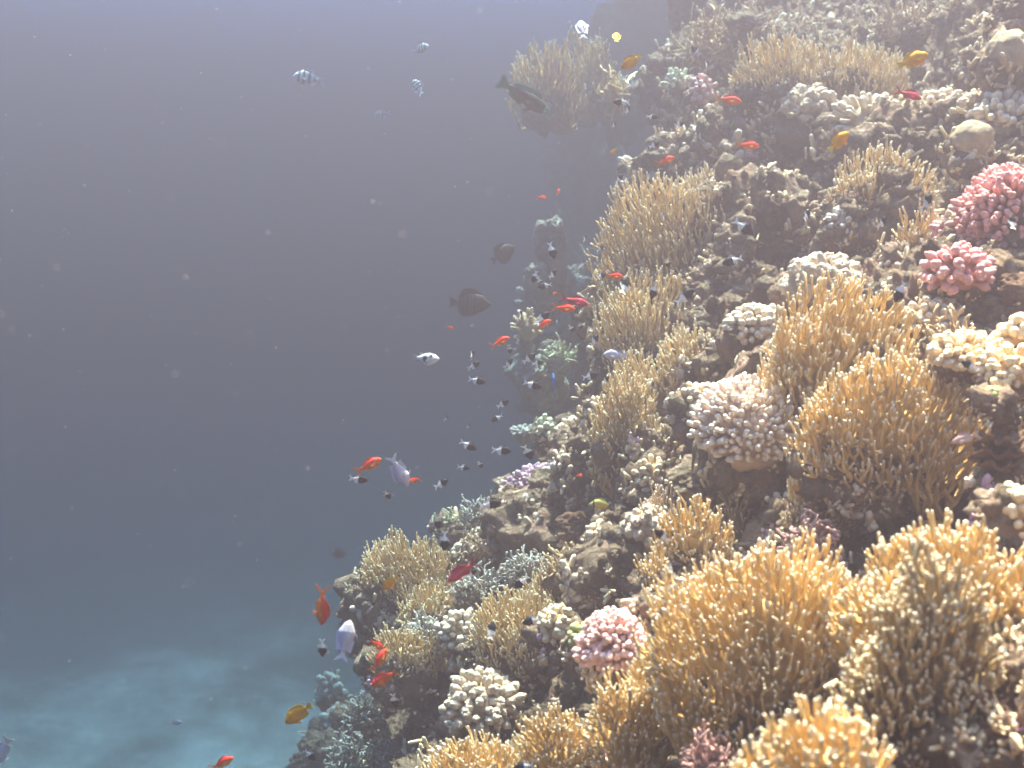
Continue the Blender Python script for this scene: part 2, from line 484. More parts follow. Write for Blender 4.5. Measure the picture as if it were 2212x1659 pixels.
def g_finger(rx, ry, rz, sp, rad, seed, cap=112, inner=0.55, knob=1.0, sides=7, warts=0, tipf=0.9, vary=0.10, up=0.25):
    """fingers or knobs standing all over a dome"""
    rng = np.random.default_rng(seed)
    R3 = np.array([rx, ry, rz]); rm = (rx * ry * rz) ** (1 / 3)
    capr = math.radians(cap)
    n = int(np.clip(2 * math.pi * rm * rm * (1 - math.cos(capr)) / (0.87 * sp * sp), 12, 900))
    p = dome_points(n, capr, rng, 0.7)
    lump = 1 + vary * (vnoise(p * 2.0 + seed, seed) + 0.8 * vnoise(p * 4.5 + seed, seed + 1)) + rng.normal(0, 0.022, n)
    k = 5
    ts = np.linspace(inner, 1, k)
    e = p * lump[:, None]
    bend = rng.normal(0, 0.035, (n, 3))
    P = e[:, None] * ts[None, :, None] + (np.linspace(0, 1, k) ** 2)[None, :, None] * (bend + np.array([0, 0, up * 0.18]))[:, None]
    P = P * R3
    rr = rad * rng.uniform(0.8, 1.2, n)
    prof = np.interp(np.linspace(0, 1, k), [0, 0.5, 0.8, 1], [0.85, 0.9, 0.5 + 0.5 * knob, knob])
    R = rr[:, None] * prof[None]
    T = np.interp(np.linspace(0, 1, k), [0, 0.45, 1], [0, 0.15, tipf])[None].repeat(n, 0)
    g = Geo(); tubes(g, P, R, T, sides)
    if warts:
        v, f = ico(1)
        for j in range(n):
            for _ in range(warts):
                u = norm(p[j] + rng.normal(0, 0.55, 3))
                c_ = P[j, -1] + u * rr[j] * knob * 0.8
                g.add(v * rr[j] * knob * rng.uniform(0.38, 0.62) + c_, None, f, np.full(len(v), tipf))
    b = Geo(); blob(b, (0, 0, 0), R3 * (inner + 0.13), 4, 0.12, 2.5, seed)
    return g, b

def g_lobes(rx, ry, rz, n, seed, size=0.34, cap=95, sub=3):
    rng = np.random.default_rng(seed); g = Geo()
    p = dome_points(n, math.radians(cap), rng, 1.0)
    for j in range(n):
        s = size * rng.uniform(0.65, 1.25)
        c = p[j] * np.array([rx, ry, rz]) * rng.uniform(0.72, 0.95)
        r = s * (rx * ry * rz) ** (1 / 3) * np.array([1, 1, rng.uniform(0.9, 1.3)])
        blob(g, c, r, 4, 0.17, 2.4, seed + j, frame(p[j] + np.array([0, 0, 0.6])), 0.6)
    blob(g, (0, 0, 0), np.array([rx, ry, rz]) * 0.78, 4, 0.22, 2.2, seed + 99, None, 0.1)
    return g, None

def g_dome(rx, ry, rz, seed, rough=0.06, bumps=0.0):
    g = Geo()
    v, f = ico(5)
    n = fbm(v * 1.8 + seed, seed, 3)
    fine = -np.abs(vnoise(v * 22 + seed, seed + 2)) * bumps
    d = 1 + rough * n + fine
    g.add(v * d[:, None] * np.array([rx, ry, rz]), None, f, np.zeros(len(v)))
    return g, None

def g_plates(rx, ry, rz, n, seed):
    """wavy-edged leaf plates"""
    rng = np.random.default_rng(seed); g = Geo()
    for j in range(n):
        a0 = rng.uniform(-0.4, 0.4); zc = rz * (j + 0.3) / n
        na, nr = 40, 7
        th = np.linspace(-1.9, 1.9, na) + math.pi * 1.5 + a0
        rad = np.linspace(0.1, 1, nr)
        edge = 1 + 0.13 * np.sin(th * 7 + j) + 0.10 * np.sin(th * 3.1 + 2 * j)
        TH, RA = np.meshgrid(th, rad, indexing='ij')
        E = edge[:, None] * RA * rng.uniform(0.75, 1)
        x = np.cos(TH) * rx * E; y = np.sin(TH) * ry * E
        z = zc + RA ** 1.6 * rz * 0.30 + 0.10 * rz * np.sin(TH * 8 + j) * RA ** 2
        top = np.stack([x, y, z], -1); bot = top - np.array([0, 0, 0.05 * rz + 0.003])
        V = np.concatenate([top.reshape(-1, 3), bot.reshape(-1, 3)])
        idx = np.arange(na * nr).reshape(na, nr); o = na * nr
        q = np.stack([idx[:-1, :-1], idx[1:, :-1], idx[1:, 1:], idx[:-1, 1:]], -1).reshape(-1, 4)
        qb = q[:, ::-1] + o
        rim = np.concatenate([idx[:, -1], idx[::-1, 0]])
        qr = np.stack([rim, np.roll(rim, -1), np.roll(rim, -1) + o, rim + o], -1)
        tip = np.concatenate([(RA.reshape(-1) > 0.9) * 1.0] * 2)
        g.add(V, np.concatenate([q, qb, qr]), None, tip)
    b = Geo(); blob(b, (0, 0.2 * ry, 0.3 * rz), (rx * 0.45, ry * 0.45, rz * 0.6), 3, 0.3, 2, seed)
    return g, b

# ------------------------------------------------------------------ colonies: kind, label, centre x, foot y, width, height in photograph pixels, options
GROUPS = {'fire_coral': 'branching fire corals on the reef', 'finger_coral': 'finger corals on the reef', 'cauliflower_coral': 'knobby cauliflower corals on the reef',
          'lobe_coral': 'lobed corals on the reef', 'dome_coral': 'smooth dome corals on the reef', 'bush_coral': 'bushy corals on the reef',
          'plate_coral': 'plate corals on the reef', 'reef_rock': 'bare rocks on the reef'}
C = []
def add(kind, label, cx, fy, wpx, hpx, mat, **o): C.append((kind, label, cx, fy, wpx, hpx, mat, o))

# near fire corals
add('fire_coral', 'largest orange fire coral in full sun, white tips, beside the pink knobby coral', 1670, 1530, 460, 370, 'fire', d=1.62, sp=.0165, rad=.0036, deep=.75)
add('fire_coral', 'low orange fire coral with spread horizontal twigs just behind the pink knobby coral', 1470, 1545, 210, 175, 'fire', d=1.75, sp=.017, rad=.0034)
add('fire_coral', 'big shaded fire coral in the corner, blurred and dull brown', 1990, 1620, 330, 400, 'fire_shaded', d=1.32, sp=.0135, rad=.0040, deep=.7)
add('fire_coral', 'fire coral with tall upright finger blades beneath the dark cave', 2030, 1390, 420, 240, 'fire', d=1.45, sp=.0150, rad=.0042)
add('fire_coral', 'white tipped fire coral cut by the bottom edge in the corner', 1790, 1720, 300, 190, 'fire', d=1.12, sp=.0145, rad=.0036)
add('fire_coral', 'fire coral at the bottom edge beside the dusky purple bush', 1650, 1720, 170, 110, 'fire', d=1.15, sp=.0145, rad=.0036)
add('fire_coral', 'tall golden fire coral fan standing below the pink knobby coral', 1350, 1700, 180, 250, 'fire', d=1.75, sp=.0155, rad=.0032)
add('fire_coral', 'golden fire coral fan with a stepped top by the dark hollow', 1215, 1720, 190, 205, 'fire', d=1.80, sp=.0150, rad=.0031)
add('fire_coral', 'low golden fire coral at the bottom edge, nearest the blue water', 1030, 1740, 250, 150, 'fire', d=1.85, sp=.0155, rad=.0032)
# middle fire corals
add('fire_coral', 'broad orange fire coral dome above the pale finger coral', 1800, 880, 350, 255, 'fire', d=2.30, sp=.0215, rad=.0050, deep=.7)
add('fire_coral', 'wide orange fire coral ledge overhanging the dark cave', 1915, 970, 380, 190, 'fire', d=2.02, sp=.0195, rad=.0048, deep=.55)
add('fire_coral', 'orange fire coral tongue hanging beside the pale finger coral', 1790, 1060, 150, 200, 'fire', d=2.08, sp=.0190, rad=.0046)
add('fire_coral', 'small flat fire coral fan under the cave overhang', 1765, 1130, 140, 70, 'fire_shaded', d=2.10, sp=.0150, rad=.0032)
add('fire_coral', 'orange fire coral tuft next to the white lobed mound', 1500, 1205, 165, 125, 'fire', d=2.15, sp=.0185, rad=.0042)
add('fire_coral', 'sparse thin stemmed fire coral in shade under the pale finger coral', 1585, 1165, 80, 105, 'fire_shaded', d=2.35, sp=.027, rad=.0038)
add('fire_coral', 'small lacy fire coral clump above the bare pale rock shelf', 1415, 1255, 90, 60, 'fire', d=2.10, sp=.016, rad=.0036)
add('fire_coral', 'tallest olive fire coral dome against the blue water', 1455, 645, 310, 245, 'fire_far', d=3.55, sp=.031, rad=.0058, deep=.7)
add('fire_coral', 'olive fire coral with long parallel stems below the tallest dome', 1395, 765, 230, 165, 'fire_far', d=3.35, sp=.031, rad=.0056)
add('fire_coral', 'rounded olive fire coral tuft beside the small cream knobby coral', 1500, 845, 185, 135, 'fire_far', d=3.00, sp=.027, rad=.0054)
add('fire_coral', 'narrow olive fire coral touching the hazy silver damselfish', 1375, 850, 105, 85, 'fire_far', d=3.15, sp=.027, rad=.0052)
add('fire_coral', 'hanging olive fire coral curtain beside the white knobby coral', 1355, 1000, 150, 190, 'fire_far', d=2.95, sp=.025, rad=.0050)
add('fire_coral', 'curved bare fire coral twigs poking from the olive curtain', 1410, 960, 60, 55, 'fire_far', d=2.85, sp=.030, rad=.0056)
add('fire_coral', 'fire coral dome high on the reef behind the red anthias', 1690, 225, 210, 140, 'fire_far', d=4.15, sp=.036, rad=.0066, deep=.75)
add('fire_coral', 'flat topped fire coral rim high on the reef', 1850, 185, 200, 85, 'fire_far', d=4.1, sp=.036, rad=.0064)
add('fire_coral', 'sunlit fire coral mound above the open mustard twigs', 1905, 445, 195, 115, 'fire_far', d=3.05, sp=.027, rad=.0056)
add('fire_coral', 'open mustard fire coral twigs next to the big pink coral', 1995, 575, 135, 115, 'fire', d=2.75, sp=.034, rad=.0050)
add('fire_coral', 'small fire coral crest above the tallest olive dome', 1530, 445, 140, 80, 'fire_far', d=3.8, sp=.030, rad=.0058)
add('fire_coral', 'tiny lacy fire coral on the ledge edge near the swimming anthias', 1438, 345, 75, 60, 'fire_far', d=4.6, sp=.036, rad=.0056)
add('fire_coral', 'broad hazy fire coral alone in blue water beside the green parrotfish', 1180, 215, 150, 110, 'fire_far', d=5.9, sp=.054, rad=.0096)
add('fire_coral', 'hazy fire coral hump joined behind the one by the parrotfish', 1275, 195, 115, 115, 'fire_far', d=6.3, sp=.058, rad=.0100)
add('fire_coral', 'greyish olive fire coral fan where the reef meets blue water', 870, 1290, 205, 140, 'fire_far', d=3.3, sp=.026, rad=.0048)
add('fire_coral', 'grey olive fire coral mesh below the yellow damselfish', 930, 1340, 140, 80, 'fire_far', d=3.15, sp=.026, rad=.0046)
add('fire_coral', 'dome of fine fire coral mesh behind the three orange anthias', 870, 1445, 140, 100, 'fire_far', d=3.0, sp=.022, rad=.0042)
add('fire_coral', 'wide low fire coral thicket behind the pink knobby coral', 1120, 1400, 210, 125, 'fire_far', d=2.75, sp=.023, rad=.0045)
add('fire_coral', 'fine fire coral patch uphill of the low thicket', 1190, 1310, 150, 75, 'fire_far', d=2.9, sp=.022, rad=.0042)
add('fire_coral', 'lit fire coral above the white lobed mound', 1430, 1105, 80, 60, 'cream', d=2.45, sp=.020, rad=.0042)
# finger corals
add('finger_coral', 'large pale pink finger coral dome, densely packed white tips', 1612, 925, 112, 104, 'pinkcream', d=2.32, sp=.0140, rad=.0052, center=1, inner=.78)
add('finger_coral', 'hazy table of fine fingers in front of blue water', 1132, 931, 30, 11, 'bluegrey', d=4.3, sp=.018, rad=.0055, center=1)
add('finger_coral', 'cream finger coral slope in sun below the yellow damselfish', 1870, 265, 80, 55, 'cream', d=3.85, sp=.036, rad=.010, center=1, inner=.5)
add('finger_coral', 'white fingered ball against blue water beside the olive curtain', 1292, 885, 24, 26, 'white', d=3.0, sp=.018, rad=.006, center=1)
add('finger_coral', 'lavender grey finger coral tuft in shade near the white lobes', 1822, 480, 38, 30, 'bluegrey', d=3.0, sp=.022, rad=.0072, center=1)
add('finger_coral', 'dull tan finger coral cluster under the olive curtain', 1410, 1028, 36, 38, 'tan', d=2.75, sp=.020, rad=.0072, center=1)
add('finger_coral', 'brown finger coral in shade left of the pale finger dome', 1510, 868, 48, 34, 'tan', d=2.75, sp=.024, rad=.0085, center=1)
add('finger_coral', 'hazy coral ball of dark stems beneath the orange anthias', 1138, 708, 34, 40, 'tan', d=4.5, sp=.040, rad=.0075, center=1)
# cauliflower corals
add('cauliflower_coral', 'pink knobby coral between golden fire corals, in full sun', 1326, 1395, 66, 70, 'palepink', d=1.90, sp=.0105, rad=.0042, center=1, warts=3, knob=1.35)
add('cauliflower_coral', 'bright pink coral dome at the picture edge, largest pink one', 2178, 468, 108, 92, 'pink', d=2.50, sp=.0155, rad=.0056, center=1, warts=3, knob=1.3)
add('cauliflower_coral', 'pink coral shoulder below the largest pink dome', 2082, 515, 62, 52, 'pink', d=2.62, sp=.0150, rad=.0054, center=1, warts=3, knob=1.3)
add('cauliflower_coral', 'lower pink coral cluster over bare brown rubble', 2070, 590, 68, 50, 'pink', d=2.30, sp=.0185, rad=.0068, center=1, warts=1, knob=1.35)
add('cauliflower_coral', 'small round cream knobby coral beside the broad orange dome', 1630, 708, 55, 41, 'cream', d=2.72, sp=.0165, rad=.0072, center=1, knob=1.2)
add('cauliflower_coral', 'purple knobby coral at the reef edge against blue water', 1158, 1048, 48, 40, 'purple', d=3.35, sp=.0155, rad=.0062, center=1, knob=1.25)
add('cauliflower_coral', 'tiny mauve coral tucked beside the purple knobby one', 1103, 1060, 20, 24, 'purple', d=3.5, sp=.016, rad=.006, center=1, knob=1.2)
add('cauliflower_coral', 'peach knobby coral lit gold above the cave ledge', 2090, 765, 84, 42, 'peach', d=1.95, sp=.0150, rad=.0056, center=1, warts=1, knob=1.3)
add('cauliflower_coral', 'peach knobby coral at the picture edge beside the brown dome', 2190, 800, 66, 42, 'peach', d=1.85, sp=.0145, rad=.0056, center=1, warts=1, knob=1.3)
add('cauliflower_coral', 'upright golden knobs at the picture edge above the peach corals', 2205, 728, 34, 40, 'peach', d=1.95, sp=.016, rad=.0075, center=1, knob=1.2)
add('cauliflower_coral', 'cream knobs on the slope between two red anthias', 1555, 280, 46, 50, 'cream', d=4.3, sp=.030, rad=.0125, center=1, knob=1.2)
add('cauliflower_coral', 'cream knob row below the red anthias and above the tall dome', 1530, 340, 40, 28, 'cream', d=4.2, sp=.030, rad=.0125, center=1, knob=1.2)
add('cauliflower_coral', 'tan knobby ball in shade under the flat fire coral crest', 1667, 408, 40, 28, 'tan', d=3.55, sp=.024, rad=.0105, center=1, knob=1.2)
add('cauliflower_coral', 'lavender coral clump by the small yellow coral high on the slope', 1516, 203, 26, 38, 'palepink', d=4.8, sp=.026, rad=.009, center=1, knob=1.2)
add('cauliflower_coral', 'pale yellow coral clump next to the lavender one', 1465, 178, 28, 26, 'palegreen', d=4.9, sp=.026, rad=.009, center=1, knob=1.2)
add('cauliflower_coral', 'tan knobby coral perched by the grey rock under the butterflyfish', 1300, 1158, 26, 28, 'tan', d=2.75, sp=.0165, rad=.0072, center=1, knob=1.3)
add('cauliflower_coral', 'cream knob clusters sprouting on the shadowed rock spur', 1040, 1520, 75, 62, 'white', d=2.6, sp=.021, rad=.0072, center=1, warts=2, knob=1.3)
add('cauliflower_coral', 'whitish coral dome behind the pale blue acropora', 842, 1328, 44, 36, 'white', d=3.25, sp=.018, rad=.0066, center=1, knob=1.2)
add('cauliflower_coral', 'cream coral dome behind the low fire coral thicket', 1000, 1368, 44, 42, 'cream', d=2.95, sp=.018, rad=.0068, center=1, knob=1.25)
add('cauliflower_coral', 'tan coral stalks beside the fine fire coral patch', 1205, 1355, 36, 46, 'tan', d=2.5, sp=.017, rad=.0066, center=1, warts=1, knob=1.2)
add('cauliflower_coral', 'olive tan coral against the pink knobby coral', 1262, 1380, 30, 32, 'green', d=2.25, sp=.0155, rad=.0062, center=1, knob=1.2)
add('cauliflower_coral', 'dim olive coral under the red speck on the rock shelf', 1240, 1050, 30, 24, 'green', d=3.15, sp=.019, rad=.0072, center=1, knob=1.2)
add('cauliflower_coral', 'cream coral cluster on top of the rock shelf', 1243, 940, 38, 34, 'cream', d=3.45, sp=.021, rad=.0085, center=1, knob=1.2)
add('cauliflower_coral', 'yellow green coral stalks at the rock shelf edge against blue water', 1182, 935, 18, 34, 'palegreen', d=3.65, sp=.022, rad=.0082, center=1, knob=1.2)
add('cauliflower_coral', 'brown knobs in the shadow at the picture edge', 2190, 1110, 34, 60, 'tan', d=1.62, sp=.0150, rad=.0062, center=1, knob=1.2)
add('cauliflower_coral', 'cream coral slope at the picture edge under the great dome', 2170, 250, 62, 44, 'cream', d=3.15, sp=.024, rad=.0088, center=1, knob=1.2)
add('cauliflower_coral', 'cream coral thicket beside the dark red anthias', 2035, 235, 62, 36, 'cream', d=3.5, sp=.026, rad=.0092, center=1, knob=1.2)
add('cauliflower_coral', 'grey coral mound in the rubble above the broad orange dome', 2010, 690, 60, 40, 'white', d=2.30, sp=.018, rad=.0058, center=1, warts=1, knob=1.2)
# lobe corals
add('lobe_coral', 'white lobed coral crown in full sun at the reef middle', 1770, 610, 90, 58, 'white', d=2.70, n=42, size=.21, center=1)
add('lobe_coral', 'pale grey lobed mound beside the orange fire coral tuft', 1400, 1138, 52, 46, 'white', d=2.42, n=26, size=.27, center=1)
add('lobe_coral', 'white lobes high on the reef under the fire coral dome', 1745, 228, 60, 40, 'white', d=4.0, n=30, size=.24, center=1)
add('lobe_coral', 'little white lobes on the rubble beside a black and white damselfish', 1942, 622, 34, 24, 'white', d=2.50, n=20, size=.28, center=1)
add('lobe_coral', 'sunlit pale lobes running up to the great dome at the picture edge', 2120, 232, 50, 36, 'white', d=3.3, n=28, size=.23, center=1)
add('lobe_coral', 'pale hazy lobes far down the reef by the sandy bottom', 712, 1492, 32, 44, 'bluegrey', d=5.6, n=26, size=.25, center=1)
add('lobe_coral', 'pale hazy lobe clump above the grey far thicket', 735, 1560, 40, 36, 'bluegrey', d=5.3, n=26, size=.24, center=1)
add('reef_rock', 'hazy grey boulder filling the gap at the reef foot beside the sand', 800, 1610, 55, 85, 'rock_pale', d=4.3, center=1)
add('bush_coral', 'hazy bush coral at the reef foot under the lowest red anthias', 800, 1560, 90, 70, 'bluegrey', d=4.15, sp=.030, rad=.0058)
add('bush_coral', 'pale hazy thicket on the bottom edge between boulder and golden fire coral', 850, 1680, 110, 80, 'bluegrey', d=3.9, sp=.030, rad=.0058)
# domes
add('dome_coral', 'great smooth dome coral cut by the picture edge near the top', 2180, 112, 46, 48, 'dome', d=3.15, center=1)
add('dome_coral', 'sunlit dome coral below the cream thicket', 2100, 300, 48, 40, 'dome', d=3.05, center=1)
add('dome_coral', 'single brown ball coral in shade beside the white lobed crown', 1925, 558, 24, 27, 'dome', d=2.85, center=1)
add('dome_coral', 'small olive brain coral beside the pink knobby coral', 1413, 1350, 23, 22, 'green', d=2.05, center=1, bumps=.10)
add('dome_coral', 'small pale ball coral under the olive brain coral', 1424, 1380, 15, 14, 'white', d=1.95, center=1)
add('dome_coral', 'greyish dome coral half hidden behind upright blades in the cave', 2070, 1172, 27, 25, 'softpink', d=1.75, center=1)
add('dome_coral', 'olive brown dome coral in front of the peach knobby coral', 2146, 855, 30, 22, 'green', d=1.80, center=1)
add('dome_coral', 'tiny pale ball coral on the rubble left of the purple coral ledge', 1220, 952, 13, 11, 'palegreen', d=3.35, center=1)
# bushes
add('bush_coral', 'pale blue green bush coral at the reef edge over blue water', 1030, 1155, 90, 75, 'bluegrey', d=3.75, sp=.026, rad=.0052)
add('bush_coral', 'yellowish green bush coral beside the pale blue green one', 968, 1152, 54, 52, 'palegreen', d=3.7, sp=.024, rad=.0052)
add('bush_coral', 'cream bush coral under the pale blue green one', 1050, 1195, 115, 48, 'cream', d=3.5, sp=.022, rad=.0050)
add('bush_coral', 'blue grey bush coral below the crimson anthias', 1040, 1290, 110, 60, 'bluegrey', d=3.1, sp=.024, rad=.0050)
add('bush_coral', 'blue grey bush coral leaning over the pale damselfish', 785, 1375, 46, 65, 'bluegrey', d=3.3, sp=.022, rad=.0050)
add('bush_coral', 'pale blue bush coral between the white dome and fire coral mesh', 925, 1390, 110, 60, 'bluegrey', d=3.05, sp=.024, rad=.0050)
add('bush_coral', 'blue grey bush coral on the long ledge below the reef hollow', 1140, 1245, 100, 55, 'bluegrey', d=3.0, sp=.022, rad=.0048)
add('bush_coral', 'tan bush coral on the ledge by the shaded hollow', 1230, 1235, 110, 45, 'tan', d=2.85, sp=.022, rad=.0050)
add('bush_coral', 'lacy dark bush coral at the very top of the slope', 1530, 130, 120, 90, 'tan', d=5.0, sp=.050, rad=.0078)
add('bush_coral', 'bright speckled bush coral at the top of the reef', 1620, 65, 110, 55, 'cream', d=5.0, sp=.052, rad=.0078)
add('bush_coral', 'faint bush coral along the top edge above the yellow damselfish', 1950, 60, 130, 60, 'cream', d=4.6, sp=.050, rad=.0078)
add('bush_coral', 'dusky purple bush coral at the bottom edge between golden fire corals', 1530, 1690, 120, 110, 'softpink', d=1.50, sp=.013, rad=.0030)
add('bush_coral', 'dusky pink soft coral in the cave mouth', 1755, 1185, 110, 62, 'softpink', d=1.95, sp=.016, rad=.0048)
add('bush_coral', 'grey hazy bush coral by the sand at the foot of the reef', 765, 1690, 100, 110, 'bluegrey', d=3.9, sp=.030, rad=.0060)
add('bush_coral', 'tan bush coral on the rubble above the cave ledge', 2050, 745, 110, 60, 'tan', d=2.15, sp=.020, rad=.0050)
add('bush_coral', 'yellow green twigs draped on the hazy pale boulder', 1205, 775, 70, 36, 'palegreen', d=4.4, sp=.038, rad=.0062)
add('bush_coral', 'thin bush coral on the slope left of the crest with three chromis', 1325, 205, 60, 50, 'fire_far', d=4.9, sp=.046, rad=.0070)
# plates, sponge
add('plate_coral', 'wavy edged green plate coral on the rock shelf', 1262, 1018, 56, 36, 'green', d=3.2, n=3)
add('plate_coral', 'brown curled plate coral in shade at the picture edge', 2150, 1010, 110, 80, 'rock_brown', d=1.80, n=3)
add('dome_coral', 'orange brown sponge lump under the pale finger coral', 1512, 1062, 36, 26, 'sponge', d=2.42, center=1, rough=.28, bumps=.12)
# bare rocks
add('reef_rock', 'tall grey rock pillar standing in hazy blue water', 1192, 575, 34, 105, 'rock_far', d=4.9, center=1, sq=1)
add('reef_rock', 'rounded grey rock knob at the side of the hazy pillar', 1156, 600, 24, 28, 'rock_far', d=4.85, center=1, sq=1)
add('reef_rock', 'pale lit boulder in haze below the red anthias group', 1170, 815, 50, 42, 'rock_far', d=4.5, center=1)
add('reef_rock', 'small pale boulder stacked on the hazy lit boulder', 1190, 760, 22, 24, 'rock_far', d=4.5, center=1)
add('reef_rock', 'bare lit rock ledge under the pale finger coral', 1530, 1022, 80, 26, 'rock_pale', d=2.45, center=1)
add('reef_rock', 'pale rubble shelf beside the lacy fire coral clump', 1440, 1300, 60, 20, 'rock_pale', d=1.95, center=1)
add('reef_rock', 'reddish brown rock under the purple knobby coral', 1238, 1140, 34, 30, 'rock_brown', d=3.0, center=1)
add('reef_rock', 'grey craggy rock beside the perched tan knobby coral', 1335, 1165, 34, 28, 'rock_pale', d=2.65, center=1)
add('reef_rock', 'brown boulder at the picture edge below the lower pink cluster', 2185, 630, 50, 36, 'rock_brown', d=2.3, center=1)
add('reef_rock', 'grey boulder at the top corner of the picture', 2200, 20, 48, 36, 'rock_pale', d=3.3, center=1)
add('reef_rock', 'pale rock crest catching sun along the top edge', 1610, 45, 40, 16, 'rock_pale', d=4.9, center=1)

KNAME = {'fire_coral': 'branches', 'bush_coral': 'branches', 'finger_coral': 'fingers', 'cauliflower_coral': 'knobs'}
def make_colony(i, kind, label, cx, fy, wpx, hpx, mat, o):
    d = o['d']; s = d / F; seed = 11 + i * 7
    if kind in ('fire_coral', 'bush_coral'): fy = fy - 0.17 * hpx
    rng = random.Random(seed)
    pos = at(cx, fy, d)
    lean = o.get('lean', rng.uniform(-0.12, 0.12))
    z = norm(np.array([lean - 0.10, -0.28, 1.0]))
    A = frame(z)
    cen = o.get('center')
    if kind in ('fire_coral', 'bush_coral'):
        rx = wpx * s * 0.50; rz = hpx * s * 0.86; ry = rx * o.get('deep', 0.75)
        kf = 0.56 if d > 2.6 else 0.66; kr = 0.43 if d > 2.6 else 0.44
        bush = kind == 'bush_coral'
        g, b = g_branch(rx, ry, rz, o['sp'] * kf * (1.15 if bush else 1), o['rad'] * kr * (1.15 if bush else 1.0), seed, o.get('cap', 108), o.get('upness', 0.35 if bush else 1.15),
                        0.5 if bush else 0.10, 6 if d < 2.6 else 5)
    elif kind in ('finger_coral', 'cauliflower_coral'):
        rx = wpx * s; rz = hpx * s; ry = (rx + rz) * 0.5
        g, b = g_finger(rx, ry, rz, o['sp'], o['rad'], seed, inner=o.get('inner', 0.62), knob=o.get('knob', 0.95), warts=o.get('warts', 0), sides=7 if d < 3 else 6, tipf=0.85, vary=0.20 if kind == 'cauliflower_coral' else 0.06)
    elif kind == 'lobe_coral':
        rx = wpx * s; rz = hpx * s; ry = rx * 0.8
        g, b = g_lobes(rx, ry, rz, o['n'], seed, o['size'])
    elif kind == 'dome_coral':
        rx = wpx * s; rz = hpx * s; ry = (rx + rz) / 2
        g, b = g_dome(rx, ry, rz, seed, o.get('rough', 0.11), o.get('bumps', 0.02))
    elif kind == 'plate_coral':
        rx = wpx * s * 0.55; rz = hpx * s; ry = rx * 0.8
        g, b = g_plates(rx, ry, rz, o['n'], seed)
    else:
        rx = wpx * s; rz = hpx * s; ry = rx * 0.9
        g = Geo(); b = None
        v, f = ico(5)
        nn = fbm(v * 1.7 + seed, seed, 4, 0.55) * 0.28 + (0.4 - np.abs(vnoise(v * 6 + seed, seed))) * 0.16 + vnoise(v * 17, seed) * 0.04
        if o.get('sq'): v = v / ((np.abs(v) ** 3.5).sum(1) ** (1 / 3.5))[:, None] * 0.95; nn = nn * 0.7
        g.add(v * (1 + nn)[:, None] * np.array([rx, ry, rz]) + np.outer(v[:, 2], [0.35 * rx if o.get('sq') else 0, 0, 0]), None, f)
    cat = 'rock' if kind == 'reef_rock' else ('sponge' if 'sponge' in label else 'coral')
    name = 'sponge' if cat == 'sponge' else kind
    grp = None if cat == 'sponge' else GROUPS[kind]
    if b is not None and kind != 'reef_rock':
        root = empty(name, pos, A)
        g.build(KNAME.get(kind, 'plates'), M[mat], root)
        b.build('base', M['core'] if kind == 'plate_coral' else M[mat], root)
        tag(root, label, cat, grp)
    else:
        ob = g.build(name, M[mat])
        m = Matrix([[A[j][k] for j in range(3)] for k in range(3)]).to_4x4(); m.translation = Vector(pos)
        ob.matrix_world = m
        tag(ob, label, cat, grp)
    # rock under and behind the colony, part of the reef
    tgt = far if cx < 1330 and fy < 1000 and d > 4.2 else reef
    k = max(rx, 0.05)
    if cen:
        bc = pos + FW * ry * 0.75 - np.array([0, 0, rz * 0.75]); br = np.array([rx * 0.85, ry * 0.9, rz * 0.85])
    else:
        bc = pos + FW * ry * 0.35 - np.array([0, 0, 0.55 * k]); br = np.array([rx * 0.85, ry * 0.8, 0.60 * k])
    if kind != 'reef_rock' or d < 5:
        v, f = ico(6 if wpx > 150 else 5)
        if tgt is far: br = br * 0.62
        p = v * br
        pw = p + bc
        dn = rough_disp(pw, min(0.17, 0.9 * k), 31)
        pw = pw + v * dn[:, None]
        tgt.add(pw, None, f)
        if tgt is reef: TUFTS.append(pw[(v @ norm(np.array([-0.1, -0.6, 0.55]))) > 0.15])
    return pos, rx, ry, rz

for i, c in enumerate(C): make_colony(i, *c)

# big free rock masses that make ledges and hollows: x, y, depth, radii in photograph pixels
for j, (x, y, d, a, b_) in enumerate([(1330,1020,3.1,110,90),(1300,1240,2.7,90,60),(960,1640,3.0,90,110),(1110,1580,2.75,80,70),(1650,520,3.5,110,90),
        (1560,640,3.3,80,110),(1850,900,2.5,160,110),(2230,880,2.1,110,70),(1990,880,2.25,130,50),(1960,350,3.4,100,60),(1650,330,4.2,110,60),(2150,180,3.7,90,70),(1800,100,5.2,130,70),
        (1480,200,5.3,60,80),(1450,420,4.4,60,80),(1700,1180,2.15,120,50),(2120,700,2.75,110,70),(1220,1180,3.2,110,70),(1240,1010,3.5,70,70),(930,1420,3.3,120,90),(1620,800,2.9,90,70)]):
    s = d / F
    c_ = at(x, y, d + 0.30 * a * s)
    v, f = ico(6)
    pw = v * np.array([a, a * 0.8, b_]) * s + c_
    pw = pw + v * rough_disp(pw, 0.18, 40 + j)[:, None]
    reef.add(pw, None, f); TUFTS.append(pw[(v @ norm(np.array([-0.1, -0.6, 0.55]))) > 0.1])

for j, (x, y, d, a, b_) in enumerate([(1215, 760, 6.0, 60, 110), (1340, 235, 7.2, 100, 45)]):
    sc_ = d / F; v, f = ico(6); pw = v * np.array([a, a, b_]) * sc_ + at(x, y, d)
    far.add(pw + v * rough_disp(pw, 0.35, 70 + j)[:, None], None, f)
tag(reef.build('reef_slope', M['rock']), 'rugged rocky reef slope rising beside the open water', None, None, 'structure')
tag(far.build('far_reef_slope', M['rock_far']), 'hazy farther reef slope fading into blue water', None, None, 'structure')

